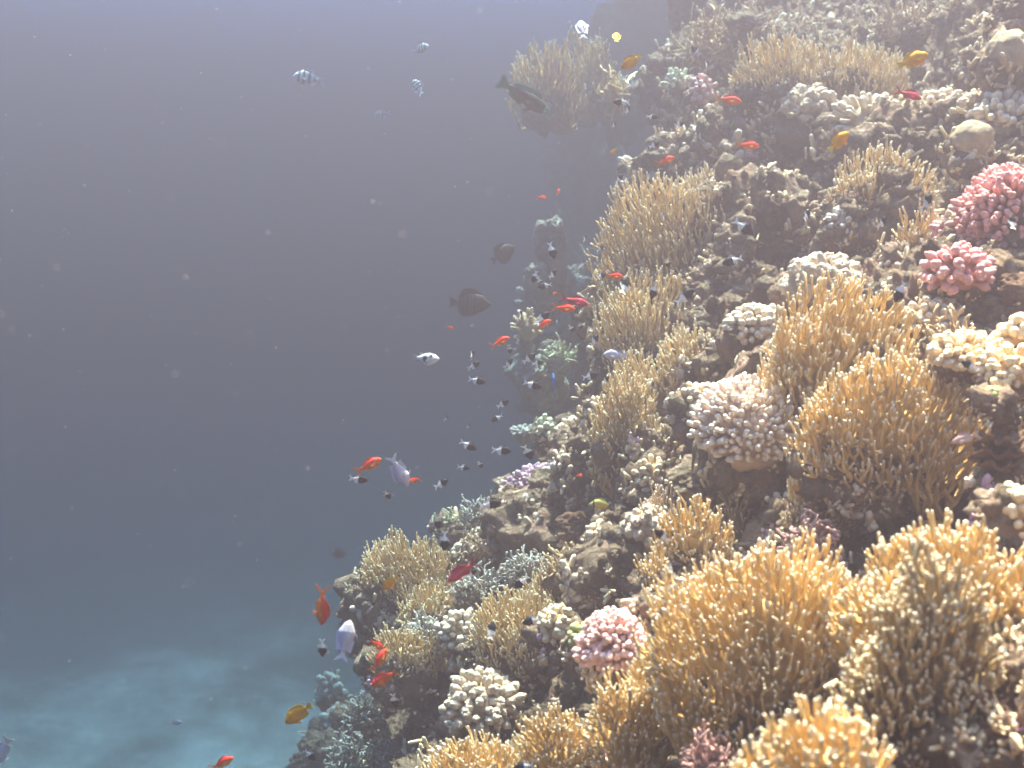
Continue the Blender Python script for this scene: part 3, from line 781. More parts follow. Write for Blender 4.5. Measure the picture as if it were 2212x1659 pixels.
# small growth covering the rock: short stubs in tufts, nobody could count it
rng = np.random.default_rng(5)
def growth(P, n, seed, rmin, rmax, name, mat, label, fat=0.20, long=1.0):
    rng = np.random.default_rng(seed)
    P = P.reshape(-1, 3)
    c = P[rng.integers(0, len(P), n)]
    dist = np.linalg.norm(c, axis=1)
    keep = vnoise(c * 4.0, seed) > -0.25
    c = c[keep]; dist = dist[keep]; n = len(c)
    m = 7
    up = norm(np.array([-0.12, -0.45, 0.8]) + rng.normal(0, 0.25, (n, 3)))
    sz = rng.uniform(rmin, rmax, n) * np.clip(dist / 3, 0.6, 2.0)
    dirs = norm(up[:, None] + rng.normal(0, 0.55, (n, m, 3)))
    st = c[:, None] - up[:, None] * sz[:, None, None] * 0.5 + rng.normal(0, 0.35, (n, m, 3)) * sz[:, None, None]
    ln = sz[:, None] * rng.uniform(0.55, 1.05, (n, m)) * long
    k = 3; ts = np.linspace(0, 1, k)
    PP = st[:, :, None] + dirs[:, :, None] * (ln[..., None] * ts)[..., None]
    RR = (sz * fat)[:, None, None] * np.broadcast_to(np.array([1.0, 0.95, 0.85]), (n, m, k)) * rng.uniform(0.7, 1.3, (n, m, 1))
    TT = np.broadcast_to(np.array([0, 0.2, 0.9]), (n, m, k))
    g = Geo(); tubes(g, PP.reshape(-1, k, 3), RR.reshape(-1, k), TT.reshape(-1, k), 5)
    return tag(g.build(name, mat), label, None, None, 'stuff')
ROCKP = np.concatenate(TUFTS)
ALLP = np.concatenate([SHEET.reshape(-1, 3)[::3], ROCKP[::2]])
growth(ALLP, 7000, 3, 0.010, 0.030, 'small_coral_growth', M['tan'], 'short tan coral stubs covering the reef rock')
growth(ALLP, 900, 8, 0.010, 0.022, 'pale_coral_growth', M['white'], 'short pale coral stubs scattered over the reef rock')
growth(ALLP, 1100, 31, 0.016, 0.034, 'cream_knob_growth', M['cream'], 'cream coral knobs dotted over the reef rock', 0.34, 0.8)
growth(ALLP, 220, 32, 0.016, 0.032, 'mauve_knob_growth', M['purple'], 'mauve coral knobs dotted over the reef rock', 0.30, 0.8)
growth(ALLP, 900, 33, 0.022, 0.050, 'yellow_twig_growth', M['fire_far'], 'thin yellow coral twigs sprouting all over the reef rock', 0.10, 0.8)
g = Geo(); rngl = np.random.default_rng(21)
lumps = [ico(2)[0] * (1 + 0.5 * fbm(ico(2)[0] * 2.2 + 13.7 * q, q, 3))[:, None] for q in range(12)]
for q, c in enumerate(ALLP[rngl.integers(0, len(ALLP), 12000)]):
    r = min(0.034, rngl.gamma(2.2, 0.0055)) * np.clip(np.linalg.norm(c) / 3, 0.55, 1.8)
    v = lumps[q % 12]; th = rngl.uniform(0, 6.28); ct, st_ = math.cos(th), math.sin(th)
    g.add(v @ np.array([[ct, st_, 0], [-st_, ct, 0], [0, 0, 1]]) * r * rngl.uniform(0.6, 1.3, 3) + c, None, ico(2)[1])
tag(g.build('reef_rubble', M['rock_pale']), 'crusty rubble and lumps covering the reef rock', None, None, 'stuff')
growth(FARP, 900, 9, 0.022, 0.042, 'far_coral_growth', M['tan'], 'coral stubs covering the hazy far slope')

# ------------------------------------------------------------------ sea bed
g = Geo()
nx = 150
xs = np.sign(np.linspace(-1, 1, nx)) * np.abs(np.linspace(-1, 1, nx)) ** 2.2 * 40 - 1.5
ys = np.linspace(0, 1, nx) ** 1.8 * 48 - 8
X, Y = np.meshgrid(xs, ys, indexing='ij')
Z = SEABED + 0.10 * fbm(np.stack([X * 0.5, Y * 0.5, X * 0], -1), 4, 4) + 0.45 * np.clip((X + 0.8) * 0.35, 0, 3) + 0.06 * np.clip(Y - 9, 0, 8)
idx = np.arange(nx * nx).reshape(nx, nx)
g.add(np.stack([X, Y, Z], -1).reshape(-1, 3), np.stack([idx[:-1, :-1], idx[1:, :-1], idx[1:, 1:], idx[:-1, 1:]], -1))
tag(g.build('sea_bed', M['sand']), 'pale sandy sea bed with darker rubble patches', None, None, 'structure')
def seabed_rock(px, py, wpx, hpx, d, label, i, mat='rock'):
    s = d / F; v, f = ico(5)
    nn = fbm(v * 1.9 + i * 3, i, 4, 0.6) * 0.35 + (0.4 - np.abs(vnoise(v * 7 + i, i))) * 0.22
    g = Geo(); g.add(v * (1 + nn)[:, None] * np.array([wpx, wpx * 0.8, hpx]) * s, None, f)
    o = g.build('sea_bed_rock', M[mat]); o.location = at(px, py, d)
    tag(o, label, 'rock', 'dark rocks lying on the sea bed')
seabed_rock(250, 1600, 120, 20, 6.8, 'low dark rubble bank on the sand below the pale far fish', 1)
seabed_rock(400, 1530, 60, 16, 7.6, 'rounded dim rock at the far edge of the bright sand', 2)
seabed_rock(150, 1480, 90, 22, 8.0, 'faint low rock hump fading out at the picture side', 9)
seabed_rock(330, 1420, 110, 24, 8.6, 'faint wide rock hump above the bright sand', 10)
seabed_rock(610, 1490, 70, 24, 7.4, 'hazy rock mound behind the golden damselfish', 4)
seabed_rock(700, 1640, 60, 50, 5.0, 'grey boulder where the reef foot meets the sand', 6)

# ------------------------------------------------------------------ fish
def prof(pts, s):
    return np.interp(s, [p[0] for p in pts], [p[1] for p in pts])
def smooth_prof(pts, s):
    x = np.linspace(0, 1, 200); y = prof(pts, x)
    k = np.ones(13) / 13; y2 = np.convolve(np.pad(y, 6, 'edge'), k, 'valid'); y2[0] = y[0]; y2[-1] = y[-1]
    return np.interp(s, x, y2)

def fish_mesh(name, top, bot, wid, body, fins, color, bend=0.0, ns=26, nr=14):
    """top/bottom/half-width profiles along the body (snout 0 .. tail root 1), fins as outlines in (x, z) of the fish length"""
    s = np.linspace(0, 1, ns) ** 1.15
    x = 0.5 - s * body
    zt = smooth_prof(top, s); zb = smooth_prof(bot, s); wd = smooth_prof(wid, s)
    th = np.arange(nr) / nr * 2 * np.pi
    cz = (zt + zb) / 2; hz = (zt - zb) / 2
    V = np.stack([np.broadcast_to(x[:, None], (ns, nr)), wd[:, None] * np.sign(np.cos(th)) * np.abs(np.cos(th)) ** 1.15, cz[:, None] + hz[:, None] * np.sin(th)], -1)
    verts = [V.reshape(-1, 3)]; faces = []
    idx = np.arange(ns * nr).reshape(ns, nr)
    for a in range(ns - 1):
        for b in range(nr):
            c = (b + 1) % nr
            faces.append((idx[a, b], idx[a, c], idx[a + 1, c], idx[a + 1, b]))
    faces.append(tuple(idx[0][::-1])); faces.append(tuple(idx[-1]))
    n = ns * nr
    isfin = [np.zeros(n)]
    for fi, (poly, y0, splay) in enumerate(fins):
        poly = np.array(poly, float); m = len(poly)
        # each fin is a thin lens: thick at its root, thin at the edge
        cx = poly.mean(0)
        for side in (1, -1):
            yy = y0 + (poly[:, 1] - poly[0, 1]) * splay
            P = np.stack([poly[:, 0], yy + side * 0.0022, poly[:, 1]], -1)
            verts.append(P)
        a0, b0 = n, n + m
        faces.append(tuple(range(a0, a0 + m))); faces.append(tuple(range(b0 + m - 1, b0 - 1, -1)))
        for k in range(m):
            k2 = (k + 1) % m
            faces.append((a0 + k2, a0 + k, b0 + k, b0 + k2))
        n += 2 * m; isfin.append(np.full(2 * m, fi + 1))
    V = np.concatenate(verts); fin = np.concatenate(isfin)
    colr = np.array([color(p[0], p[1], p[2], int(k)) for p, k in zip(V, fin)])
    t = np.clip(0.15 - V[:, 0], 0, 1)
    V[:, 1] += bend * t * t
    me = bpy.data.meshes.new(name)
    me.from_pydata([tuple(p) for p in V], [], [tuple(int(q) for q in f) for f in faces])
    at_ = me.color_attributes.new('pattern', 'FLOAT_COLOR', 'POINT')
    at_.data.foreach_set('color', np.concatenate([colr, np.ones((len(colr), 1))], 1).astype(np.float32).ravel())
    me.polygons.foreach_set('use_smooth', np.array([k < (ns - 1) * nr + 2 for k in range(len(faces))]))
    me.update(); me.validate()
    me.materials.append(M['fish'])
    return me

def arc_fin(x0, x1, zbase, h, n=10, skew=0.0, sign=1, pts=None):
    t = np.linspace(0, 1, n)
    hh = np.interp(t, *zip(*pts)) if pts else np.sin(t * np.pi) ** 0.6
    top = [(x0 + (x1 - x0) * a - skew * hh[k] * abs(h), zbase(x0 + (x1 - x0) * a) + sign * h * hh[k]) for k, a in enumerate(t)]
    low = [(x0 + (x1 - x0) * a, zbase(x0 + (x1 - x0) * a) - sign * 0.02) for a in t[::-1]]
    return top + low

def species(key, top, bot, wid, body, tail, color, dorsal=None, anal=None, pect=True, pelvic=True, eye=None, extra=(), bends=(0.0, 0.35, -0.35)):
    xr = 0.5 - body
    zt = lambda x: float(smooth_prof(top, np.array([(0.5 - x) / body]))[0])
    zb = lambda x: float(smooth_prof(bot, np.array([(0.5 - x) / body]))[0])
    fins = [([(xr + 0.03, zt(xr) * 0.9)] + [(xr - a, b) for a, b in tail] + [(xr + 0.03, zb(xr) * 0.9)], 0, 0)]
    if dorsal: fins.append((arc_fin(0.5 - dorsal[0] * body, 0.5 - dorsal[1] * body, zt, dorsal[2], skew=dorsal[3], pts=dorsal[4] if len(dorsal) > 4 else None), 0, 0))
    if anal: fins.append((arc_fin(0.5 - anal[0] * body, 0.5 - anal[1] * body, zb, anal[2], skew=anal[3], sign=-1, pts=anal[4] if len(anal) > 4 else None), 0, 0))
    xp = 0.5 - 0.34 * body
    zc = (zt(xp) + zb(xp)) / 2
    wmid = float(smooth_prof(wid, np.array([0.34]))[0])
    if pelvic:
        for sgn in (1, -1):
            fins.append(([(xp, zb(xp) + 0.015), (xp - 0.05, zb(xp) + 0.01), (xp - 0.13, zb(xp) - 0.075), (xp - 0.06, zb(xp) - 0.055)], sgn * 0.012, -sgn * 0.25))
    if pect:
        for sgn in (1, -1):
            fins.append(([(xp, zc + 0.01), (xp - 0.06, zc - 0.005), (xp - 0.15, zc - 0.03), (xp - 0.16, zc - 0.075), (xp - 0.10, zc - 0.09), (xp - 0.01, zc - 0.035)], sgn * wmid * 0.93, -sgn * 0.35))
    fins += list(extra)
    return dict(key=key, meshes=[fish_mesh(key, top, bot, wid, body, fins, color, b) for b in bends], eye=eye, body=body)

def eye_mesh(r):
    v, f = ico(2)
    me = bpy.data.meshes.new('eye')
    me.from_pydata([tuple(p) for p in v * np.array([r, r * 0.55, r])], [], [tuple(int(q) for q in t) for t in f])
    me.polygons.foreach_set('use_smooth', np.ones(len(f), bool)); me.materials.append(M['eye'])
    return me

lunate = [(0.05,0.055),(0.14,0.12),(0.26,0.20),(0.19,0.10),(0.11,0.035),(0.10,0.0),(0.11,-0.035),(0.19,-0.10),(0.26,-0.20),(0.14,-0.12),(0.05,-0.055)]
forked = [(0.06,0.06),(0.14,0.13),(0.22,0.17),(0.17,0.07),(0.13,0.0),(0.17,-0.07),(0.22,-0.17),(0.14,-0.13),(0.06,-0.06)]
soft = [(0.06,0.06),(0.14,0.12),(0.20,0.13),(0.18,0.05),(0.165,0.0),(0.18,-0.05),(0.20,-0.13),(0.14,-0.12),(0.06,-0.06)]
rounded = [(0.05,0.06),(0.13,0.10),(0.19,0.08),(0.215,0.0),(0.19,-0.08),(0.13,-0.10),(0.05,-0.06)]

def c_anthias(x, y, z, f):
    if f == 1: return (0.95, 0.20, 0.03)
    if f >= 3: return (0.95, 0.24, 0.03)
    if f == 2: return (0.92, 0.09, 0.03)
    t = np.clip((z + 0.05) / 0.13, 0, 1)
    return (0.95, 0.045 + 0.15 * (1 - t), 0.022 + 0.01 * t)
def c_male(x, y, z, f):
    if f: return (0.62, 0.03, 0.09)
    t = np.clip(1 - abs(z - 0.02) / 0.06, 0, 1)
    return (0.52 + 0.25 * t, 0.03 + 0.12 * t, 0.09 - 0.03 * t)
def c_chromis(x, y, z, f):
    dark = x + 0.05 * abs(z) > 0.005
    if f == 1: dark = False
    return (0.020, 0.016, 0.020) if dark else (0.90, 0.84, 0.80)
def c_yellow(x, y, z, f):
    if f == 1 or f == 3: return (0.88, 0.50, 0.02)
    if f == 2: return (0.85, 0.44, 0.02)
    return (0.95, 0.36 + 0.12 * np.clip(-x, 0, .4), 0.015)
def c_sergeant(x, y, z, f):
    s = (x + 0.35) / 0.16
    bar = (s % 1.0) < 0.36 and -0.36 < x < 0.34 and z > -0.17
    if f == 1: return (0.55, 0.62, 0.66)
    return (0.05, 0.06, 0.08) if bar else (0.70, 0.80, 0.82)
def c_parrot(x, y, z, f):
    if f == 1: return (0.05, 0.22, 0.13)
    if f == 2: return (0.06, 0.30, 0.22)
    if x > 0.42: return (0.10, 0.36, 0.28)
    return (0.075, 0.075, 0.06) if z > 0 else (0.10, 0.14, 0.10)
def c_puffer(x, y, z, f):
    if f: return (0.35, 0.36, 0.38)
    if (x - 0.24) ** 2 + (z - 0.08) ** 2 < 0.005 and z > -0.02: return (0.035, 0.035, 0.04)
    if (x - 0.05) ** 2 * 1.2 + (z + 0.02) ** 2 < 0.013: return (0.035, 0.035, 0.04)
    if x > 0.30: return (0.80, 0.78, 0.74)
    return (0.42, 0.43, 0.44) if z > 0.02 else (0.78, 0.80, 0.80)
def c_tang(x, y, z, f):
    if f: return (0.055, 0.04, 0.04)
    return (0.060, 0.045, 0.040) if (x * 17) % 1 < 0.6 else (0.105, 0.085, 0.06)
def c_silver(x, y, z, f):
    if f == 1: return (0.62, 0.60, 0.66)
    return (0.44, 0.42, 0.56) if z > 0.05 else (0.62, 0.56, 0.58)
def c_dusky(x, y, z, f): return (0.50, 0.30, 0.28) if z > 0 else (0.58, 0.42, 0.38)
def c_butter(x, y, z, f):
    if x > 0.24: return (0.05, 0.05, 0.05) if x < 0.33 else (0.5, 0.5, 0.2)
    if f == 1: return (0.10, 0.10, 0.08)
    return (0.62, 0.58, 0.14) if z > 0.02 else (0.60, 0.38, 0.07)
def c_blue(x, y, z, f): return (0.03, 0.16, 0.42)
def c_wrasse(x, y, z, f): return (0.72, 0.70, 0.42) if abs(z) < 0.03 else (0.85, 0.80, 0.55)

SP = {}
slim_w = [(0,.012),(.12,.05),(.35,.072),(.7,.045),(1,.014)]
SP['anthias'] = species('orange_anthias', [(0,.0),(.10,.085),(.33,.165),(.6,.14),(.85,.065),(1,.045)], [(0,-.012),(.10,-.07),(.35,-.15),(.6,-.125),(.85,-.06),(1,-.045)], slim_w, .76, lunate, c_anthias,
    (.26,.90,.065,.3), (.60,.86,.065,.4), eye=(.10,.028,.022))
SP['male'] = species('crimson_anthias', [(0,.0),(.10,.085),(.33,.145),(.6,.12),(.85,.06),(1,.045)], [(0,-.012),(.10,-.07),(.35,-.135),(.6,-.11),(.85,-.05),(1,-.042)], slim_w, .76, lunate, c_male,
    (.24,.90,.075,.2), (.60,.88,.085,.5), eye=(.10,.028,.022), extra=[([(0.30,.13),(0.285,.13),(0.30,.20),(0.335,.31)],0,0)])
SP['chromis'] = species('half_black_damselfish', [(0,.0),(.10,.10),(.38,.205),(.65,.165),(.88,.065),(1,.05)], [(0,-.012),(.10,-.08),(.38,-.195),(.65,-.16),(.88,-.06),(1,-.05)], [(0,.012),(.12,.06),(.38,.088),(.7,.05),(1,.014)], .76, forked, c_chromis,
    (.26,.92,.07,.5), (.58,.92,.08,.5), eye=None)
SP['yellow'] = species('golden_damselfish', [(0,.0),(.10,.10),(.38,.215),(.65,.18),(.88,.075),(1,.06)], [(0,-.012),(.10,-.09),(.38,-.21),(.65,-.17),(.88,-.07),(1,-.06)], [(0,.012),(.12,.055),(.38,.085),(.7,.05),(1,.014)], .78, soft, c_yellow,
    (.24,.95,.10,.6,[(0,.2),(.5,.55),(.85,1),(1,.2)]), (.55,.93,.10,.6,[(0,.2),(.6,.8),(.85,1),(1,.1)]), eye=(.10,.035,.020))
SP['sergeant'] = species('striped_sergeant_fish', [(0,.0),(.10,.11),(.38,.23),(.65,.19),(.88,.075),(1,.055)], [(0,-.012),(.10,-.10),(.38,-.225),(.65,-.18),(.88,-.07),(1,-.055)], [(0,.012),(.12,.055),(.38,.08),(.7,.05),(1,.014)], .77, forked, c_sergeant,
    (.26,.94,.08,.6), (.58,.93,.08,.6), eye=(.11,.04,.022))
SP['parrot'] = species('parrotfish', [(0,.02),(.06,.075),(.2,.125),(.4,.14),(.7,.11),(.9,.065),(1,.055)], [(0,-.02),(.06,-.06),(.2,-.11),(.4,-.135),(.7,-.10),(.9,-.06),(1,-.05)], [(0,.02),(.12,.06),(.38,.075),(.7,.05),(1,.015)], .80, soft, c_parrot,
    (.26,.92,.055,.2,[(0,.7),(.1,1),(.9,1),(1,.6)]), (.58,.92,.05,.3,[(0,.6),(.1,1),(.9,1),(1,.5)]), eye=(.10,.045,.016))
SP['puffer'] = species('masked_pufferfish', [(0,.035),(.05,.075),(.2,.155),(.4,.20),(.65,.16),(.88,.08),(1,.06)], [(0,-.03),(.05,-.07),(.2,-.17),(.42,-.24),(.65,-.18),(.88,-.07),(1,-.05)], [(0,.03),(.08,.08),(.3,.16),(.5,.17),(.8,.09),(1,.03)], .80, rounded, c_puffer,
    (.72,.86,.10,.8), (.76,.88,.09,.8), pelvic=False, eye=(.20,.085,.026))
SP['tang'] = species('dark_sailfin_tang', [(0,-.01),(.08,.05),(.25,.20),(.5,.245),(.75,.20),(.93,.06),(1,.05)], [(0,-.03),(.08,-.07),(.25,-.19),(.5,-.24),(.75,-.20),(.93,-.06),(1,-.05)], [(0,.012),(.12,.045),(.4,.075),(.7,.055),(1,.014)], .80, soft, c_tang,
    (.22,.97,.16,.35,[(0,.15),(.25,.55),(.8,1),(1,.35)]), (.45,.97,.15,.35,[(0,.2),(.5,.8),(.85,1),(1,.3)]), eye=(.13,.03,.016))
SP['silver'] = species('silver_damselfish', [(0,.0),(.10,.11),(.38,.215),(.65,.17),(.88,.07),(1,.055)], [(0,-.012),(.10,-.09),(.38,-.20),(.65,-.16),(.88,-.065),(1,-.05)], [(0,.012),(.12,.065),(.38,.095),(.7,.055),(1,.014)], .74, forked, c_silver,
    (.26,.94,.09,.8,[(0,.3),(.6,.6),(.9,1.1),(1,.1)]), (.58,.93,.10,.8,[(0,.3),(.6,.8),(.9,1.1),(1,.1)]), eye=(.11,.04,.022))
SP['dusky'] = species('dusky_pink_damselfish', [(0,.0),(.10,.08),(.38,.16),(.65,.13),(.88,.06),(1,.05)], [(0,-.012),(.10,-.07),(.38,-.15),(.65,-.12),(.88,-.055),(1,-.05)], slim_w, .76, forked, c_dusky,
    (.26,.94,.08,.6), (.58,.93,.08,.6))
SP['butter'] = species('butterflyfish', [(0,.0),(.08,.05),(.3,.20),(.55,.22),(.8,.15),(.93,.06),(1,.05)], [(0,-.015),(.08,-.05),(.3,-.17),(.55,-.20),(.8,-.14),(.93,-.06),(1,-.05)], [(0,.01),(.12,.04),(.4,.07),(.7,.05),(1,.012)], .86, [(0.04,.05),(.10,.08),(.12,.0),(.10,-.08),(.04,-.05)], c_butter,
    (.28,.97,.06,.4), (.55,.97,.06,.4), eye=(.13,.02,.018))
SP['blue'] = species('blue_fish', [(0,.0),(.10,.07),(.38,.16),(.65,.13),(.88,.05),(1,.04)], [(0,-.012),(.10,-.07),(.38,-.16),(.65,-.13),(.88,-.05),(1,-.04)], slim_w, .78, forked, c_blue, (.26,.94,.07,.4), (.55,.92,.07,.4))
SP['wrasse'] = species('pale_wrasse', [(0,.0),(.10,.05),(.38,.085),(.65,.075),(.88,.05),(1,.045)], [(0,-.01),(.10,-.045),(.38,-.08),(.65,-.07),(.88,-.045),(1,-.04)], [(0,.01),(.12,.035),(.38,.05),(.7,.035),(1,.01)], .84, rounded, c_wrasse, (.26,.96,.04,.2), (.5,.95,.035,.2), pelvic=False)
EYES = {k: eye_mesh(s['eye'][2]) for k, s in SP.items() if s['eye']}
FNAME = {'anthias': 'orange_anthias', 'male': 'crimson_anthias', 'chromis': 'black_and_white_chromis', 'yellow': 'golden_damselfish', 'sergeant': 'sergeant_fish', 'parrot': 'parrotfish',
         'puffer': 'pufferfish', 'tang': 'dark_tang', 'silver': 'silver_damselfish', 'dusky': 'dusky_damselfish', 'butter': 'butterflyfish', 'blue': 'blue_fish', 'wrasse': 'pale_wrasse'}
FGROUP = {'anthias': 'orange anthias swimming along the reef', 'male': 'crimson anthias along the reef', 'chromis': 'black and white chromis along the reef', 'yellow': 'golden damselfish along the reef',
          'sergeant': 'striped sergeant fish in open water', 'silver': 'silver damselfish', 'tang': 'dark tangs', 'wrasse': 'pale wrasses'}

FISHK = 0.78
def fish(sp, px, py, L, ang, d, label, yaw=0, dors=None, v=None):
    """L: seen length in photograph pixels; ang: heading in the picture (0 = to the right, 90 = up); yaw: turned away (+) or towards the camera (-)"""
    S = SP[sp]; a = math.radians(ang); y = math.radians(yaw)
    d = d * FISHK if d > 1.9 else d
    pos = at(px, py, d)
    h = math.cos(y) * (math.cos(a) * RT + math.sin(a) * UP) + math.sin(y) * FW
    up = UP if dors is None else math.cos(math.radians(dors)) * RT + math.sin(math.radians(dors)) * UP - 0.15 * FW
    z = norm(up - h * np.dot(up, h)); yv = np.cross(z, h)
    size = L * d / F / max(0.35, abs(math.cos(y)))
    k = v if v is not None else (int(px * 7 + py * 3) % 3)
    o = bpy.data.objects.new(FNAME[sp], S['meshes'][k]); COL.objects.link(o)
    m = Matrix([[h[i] * size, yv[i] * size, z[i] * size] for i in range(3)]).to_4x4(); m.translation = Vector(pos)
    o.matrix_world = m
    tag(o, label, 'fish', FGROUP.get(sp))
    if S['eye'] and L > 34:
        ex, ez, er = S['eye']
        xw = 0.5 - ex * 1.35 * S['body']
        wv = {'puffer': .125, 'tang': .045, 'parrot': .055}.get(sp, .050)
        for sg in (1, -1):
            e = bpy.data.objects.new('eye', EYES[sp]); COL.objects.link(e)
            e.parent = o; e.location = (xw, sg * wv, ez)
    return o

# orange anthias
fish('anthias', 1614, 314, 56, -3, 3.1, 'bright orange anthias before the cream knobs on the upper slope', 10)
fish('anthias', 1438, 347, 44, 22, 3.3, 'bright orange anthias by the tiny lacy coral on the ledge edge', 20)
fish('anthias', 1572, 216, 62, -8, 3.7, 'faded red anthias high on the reef before the fire coral dome', 0)
fish('anthias', 1326, 596, 42, -5, 3.0, 'orange anthias nosing into the tallest olive fire coral')
fish('anthias', 1217, 666, 52, -5, 2.7, 'bright orange anthias directly under the crimson one with tall fin')
fish('anthias', 1173, 702, 42, 32, 2.9, 'orange anthias climbing above the hazy ball of dark stems', 15)
fish('anthias', 1079, 739, 48, 25, 2.8, 'orange anthias in open water just above the pufferfish level', 10)
fish('anthias', 795, 1006, 66, 27, 2.4, 'orange anthias with trailing tail beside the silver fish seen from above', 8)
fish('anthias', 897, 1037, 30, 195, 2.5, 'orange anthias half hidden behind the silver fish seen from above', 30)
fish('anthias', 695, 1310, 86, -92, 2.1, 'red orange anthias diving straight down in open water', 15, 5, 1)
fish('anthias', 812, 1391, 40, -38, 2.5, 'smallest of the three red anthias clustered at the reef edge', 20)
fish('anthias', 820, 1427, 56, 58, 2.3, 'middle one of the three red anthias, head up, tail down', 20, 130)
fish('anthias', 832, 1464, 72, 212, 2.1, 'lowest and brightest of the three red anthias, head down', 0, 120)
fish('anthias', 478, 1650, 60, 28, 2.3, 'red anthias cut off by the bottom edge over bright sand', 0)
fish('anthias', 1170, 427, 24, 2, 4.6, 'thin faint red anthias in haze above the grey pillar', 35)
fish('anthias', 1205, 416, 20, 60, 4.5, 'faint red anthias tilted upward in haze above the grey pillar', 30)
fish('anthias', 972, 707, 20, -20, 4.8, 'faint red anthias in haze under the dark tang', 20)
fish('anthias', 1252, 1027, 12, 0, 2.9, 'tiny red fish facing away over the dim olive coral', 60)
fish('anthias', 1200, 634, 12, 180, 3.6, 'tiny orange fish tail by the crimson anthias fin', 50)
# crimson anthias
fish('male', 1240, 650, 66, -14, 2.9, 'crimson anthias with a tall dorsal thread, behind a bright orange one')
fish('male', 1000, 1233, 82, 218, 2.35, 'crimson anthias head down over the blue grey bush coral', 0, 120)
fish('male', 1962, 204, 62, -18, 3.0, 'dark red anthias in shade beside the cream thicket')
# golden damselfish
fish('yellow', 1364, 133, 54, 214, 3.2, 'golden damselfish high up beside the hazy fire coral', 8, 115)
fish('yellow', 1332, 80, 28, 85, 3.6, 'slim golden damselfish turning away near the top of the water', 45, 180)
fish('yellow', 1971, 130, 74, 22, 2.9, 'golden damselfish over the flat topped fire coral rim')
fish('yellow', 1812, 306, 62, 44, 2.7, 'golden damselfish nose up before the cream finger coral slope', 5, 130)
fish('yellow', 646, 1540, 78, 218, 2.3, 'golden damselfish over the sandy bottom, away from the reef', 5, 125)
fish('yellow', 843, 1259, 48, 225, 2.7, 'golden damselfish on the greyish olive fire coral fan', 15, 130)
fish('yellow', 1326, 327, 22, 225, 5.2, 'faint golden damselfish deep in the haze behind the slope', 20)
# sergeants
fish('sergeant', 668, 169, 72, 172, 5.6, 'striped sergeant fish furthest out in the blue water')
fish('sergeant', 907, 106, 42, 10, 6.0, 'striped sergeant fish nearest the top, turned towards the reef', -30)
fish('sergeant', 904, 190, 46, 122, 6.8, 'faded striped sergeant fish pointing steeply upward', 20, 60)
fish('sergeant', 826, 247, 38, 190, 9.5, 'barely visible striped sergeant fish deep in the haze')
# others
fish('parrot', 1131, 208, 128, -33, 4.6, 'large dark green parrotfish slanting down past the hazy fire coral', 0, 60, 0)
fish('puffer', 918, 774, 62, -4, 2.5, 'grey pufferfish with black mask patches in open water', -12, None, 1)
fish('tang', 1016, 655, 92, -3, 5.2, 'dark oval tang with faint bars, swimming level in the haze', 0, None, 0)
fish('tang', 1087, 548, 62, 38, 5.6, 'dark tang with raised fin, turned up above the level one', 20, 120, 0)
fish('tang', 732, 1196, 36, 0, 8.5, 'dark fish barely visible in the deep blue haze')
fish('silver', 746, 1386, 92, 78, 2.3, 'lavender grey damselfish head up beside the reef edge', 10, 175, 0)
fish('silver', 862, 1016, 82, -62, 2.6, 'silver forked tail fish seen from above beside an orange anthias', 10, 200, 0)
fish('silver', 1331, 767, 56, 178, 2.95, 'hazy silver damselfish half behind the narrow olive fire coral')
fish('silver', 1258, 62, 46, 95, 3.4, 'white silver fish turned upright near the top edge', 40, 190)
fish('silver', 4, 1620, 80, 240, 2.2, 'pale fish with spread fins cut by the picture corner', 0, 150)
fish('silver', 380, 1561, 28, 0, 5.2, 'small pale fish low over the dark rubble bank')
fish('dusky', 2086, 946, 60, 200, 1.72, 'dusky pink fish sheltering under the wide fire coral ledge', 10)
fish('butter', 1297, 1090, 50, 178, 2.75, 'olive yellow butterflyfish with dark face before the rock shelf', 8)
fish('blue', 1197, 830, 50, 95, 4.6, 'small blue fish upright beside the hazy lit boulder', 25)
fish('wrasse', 1364, 167, 42, 48, 3.4, 'pale yellow crescent fish right under the golden damselfish', 25, 150)
fish('wrasse', 1882, 611, 15, 28, 2.5, 'tiny pale fish beside the white lobed crown')
fish('wrasse', 1468, 1343, 18, 110, 1.95, 'tiny cream fish at the edge of the largest orange fire coral')

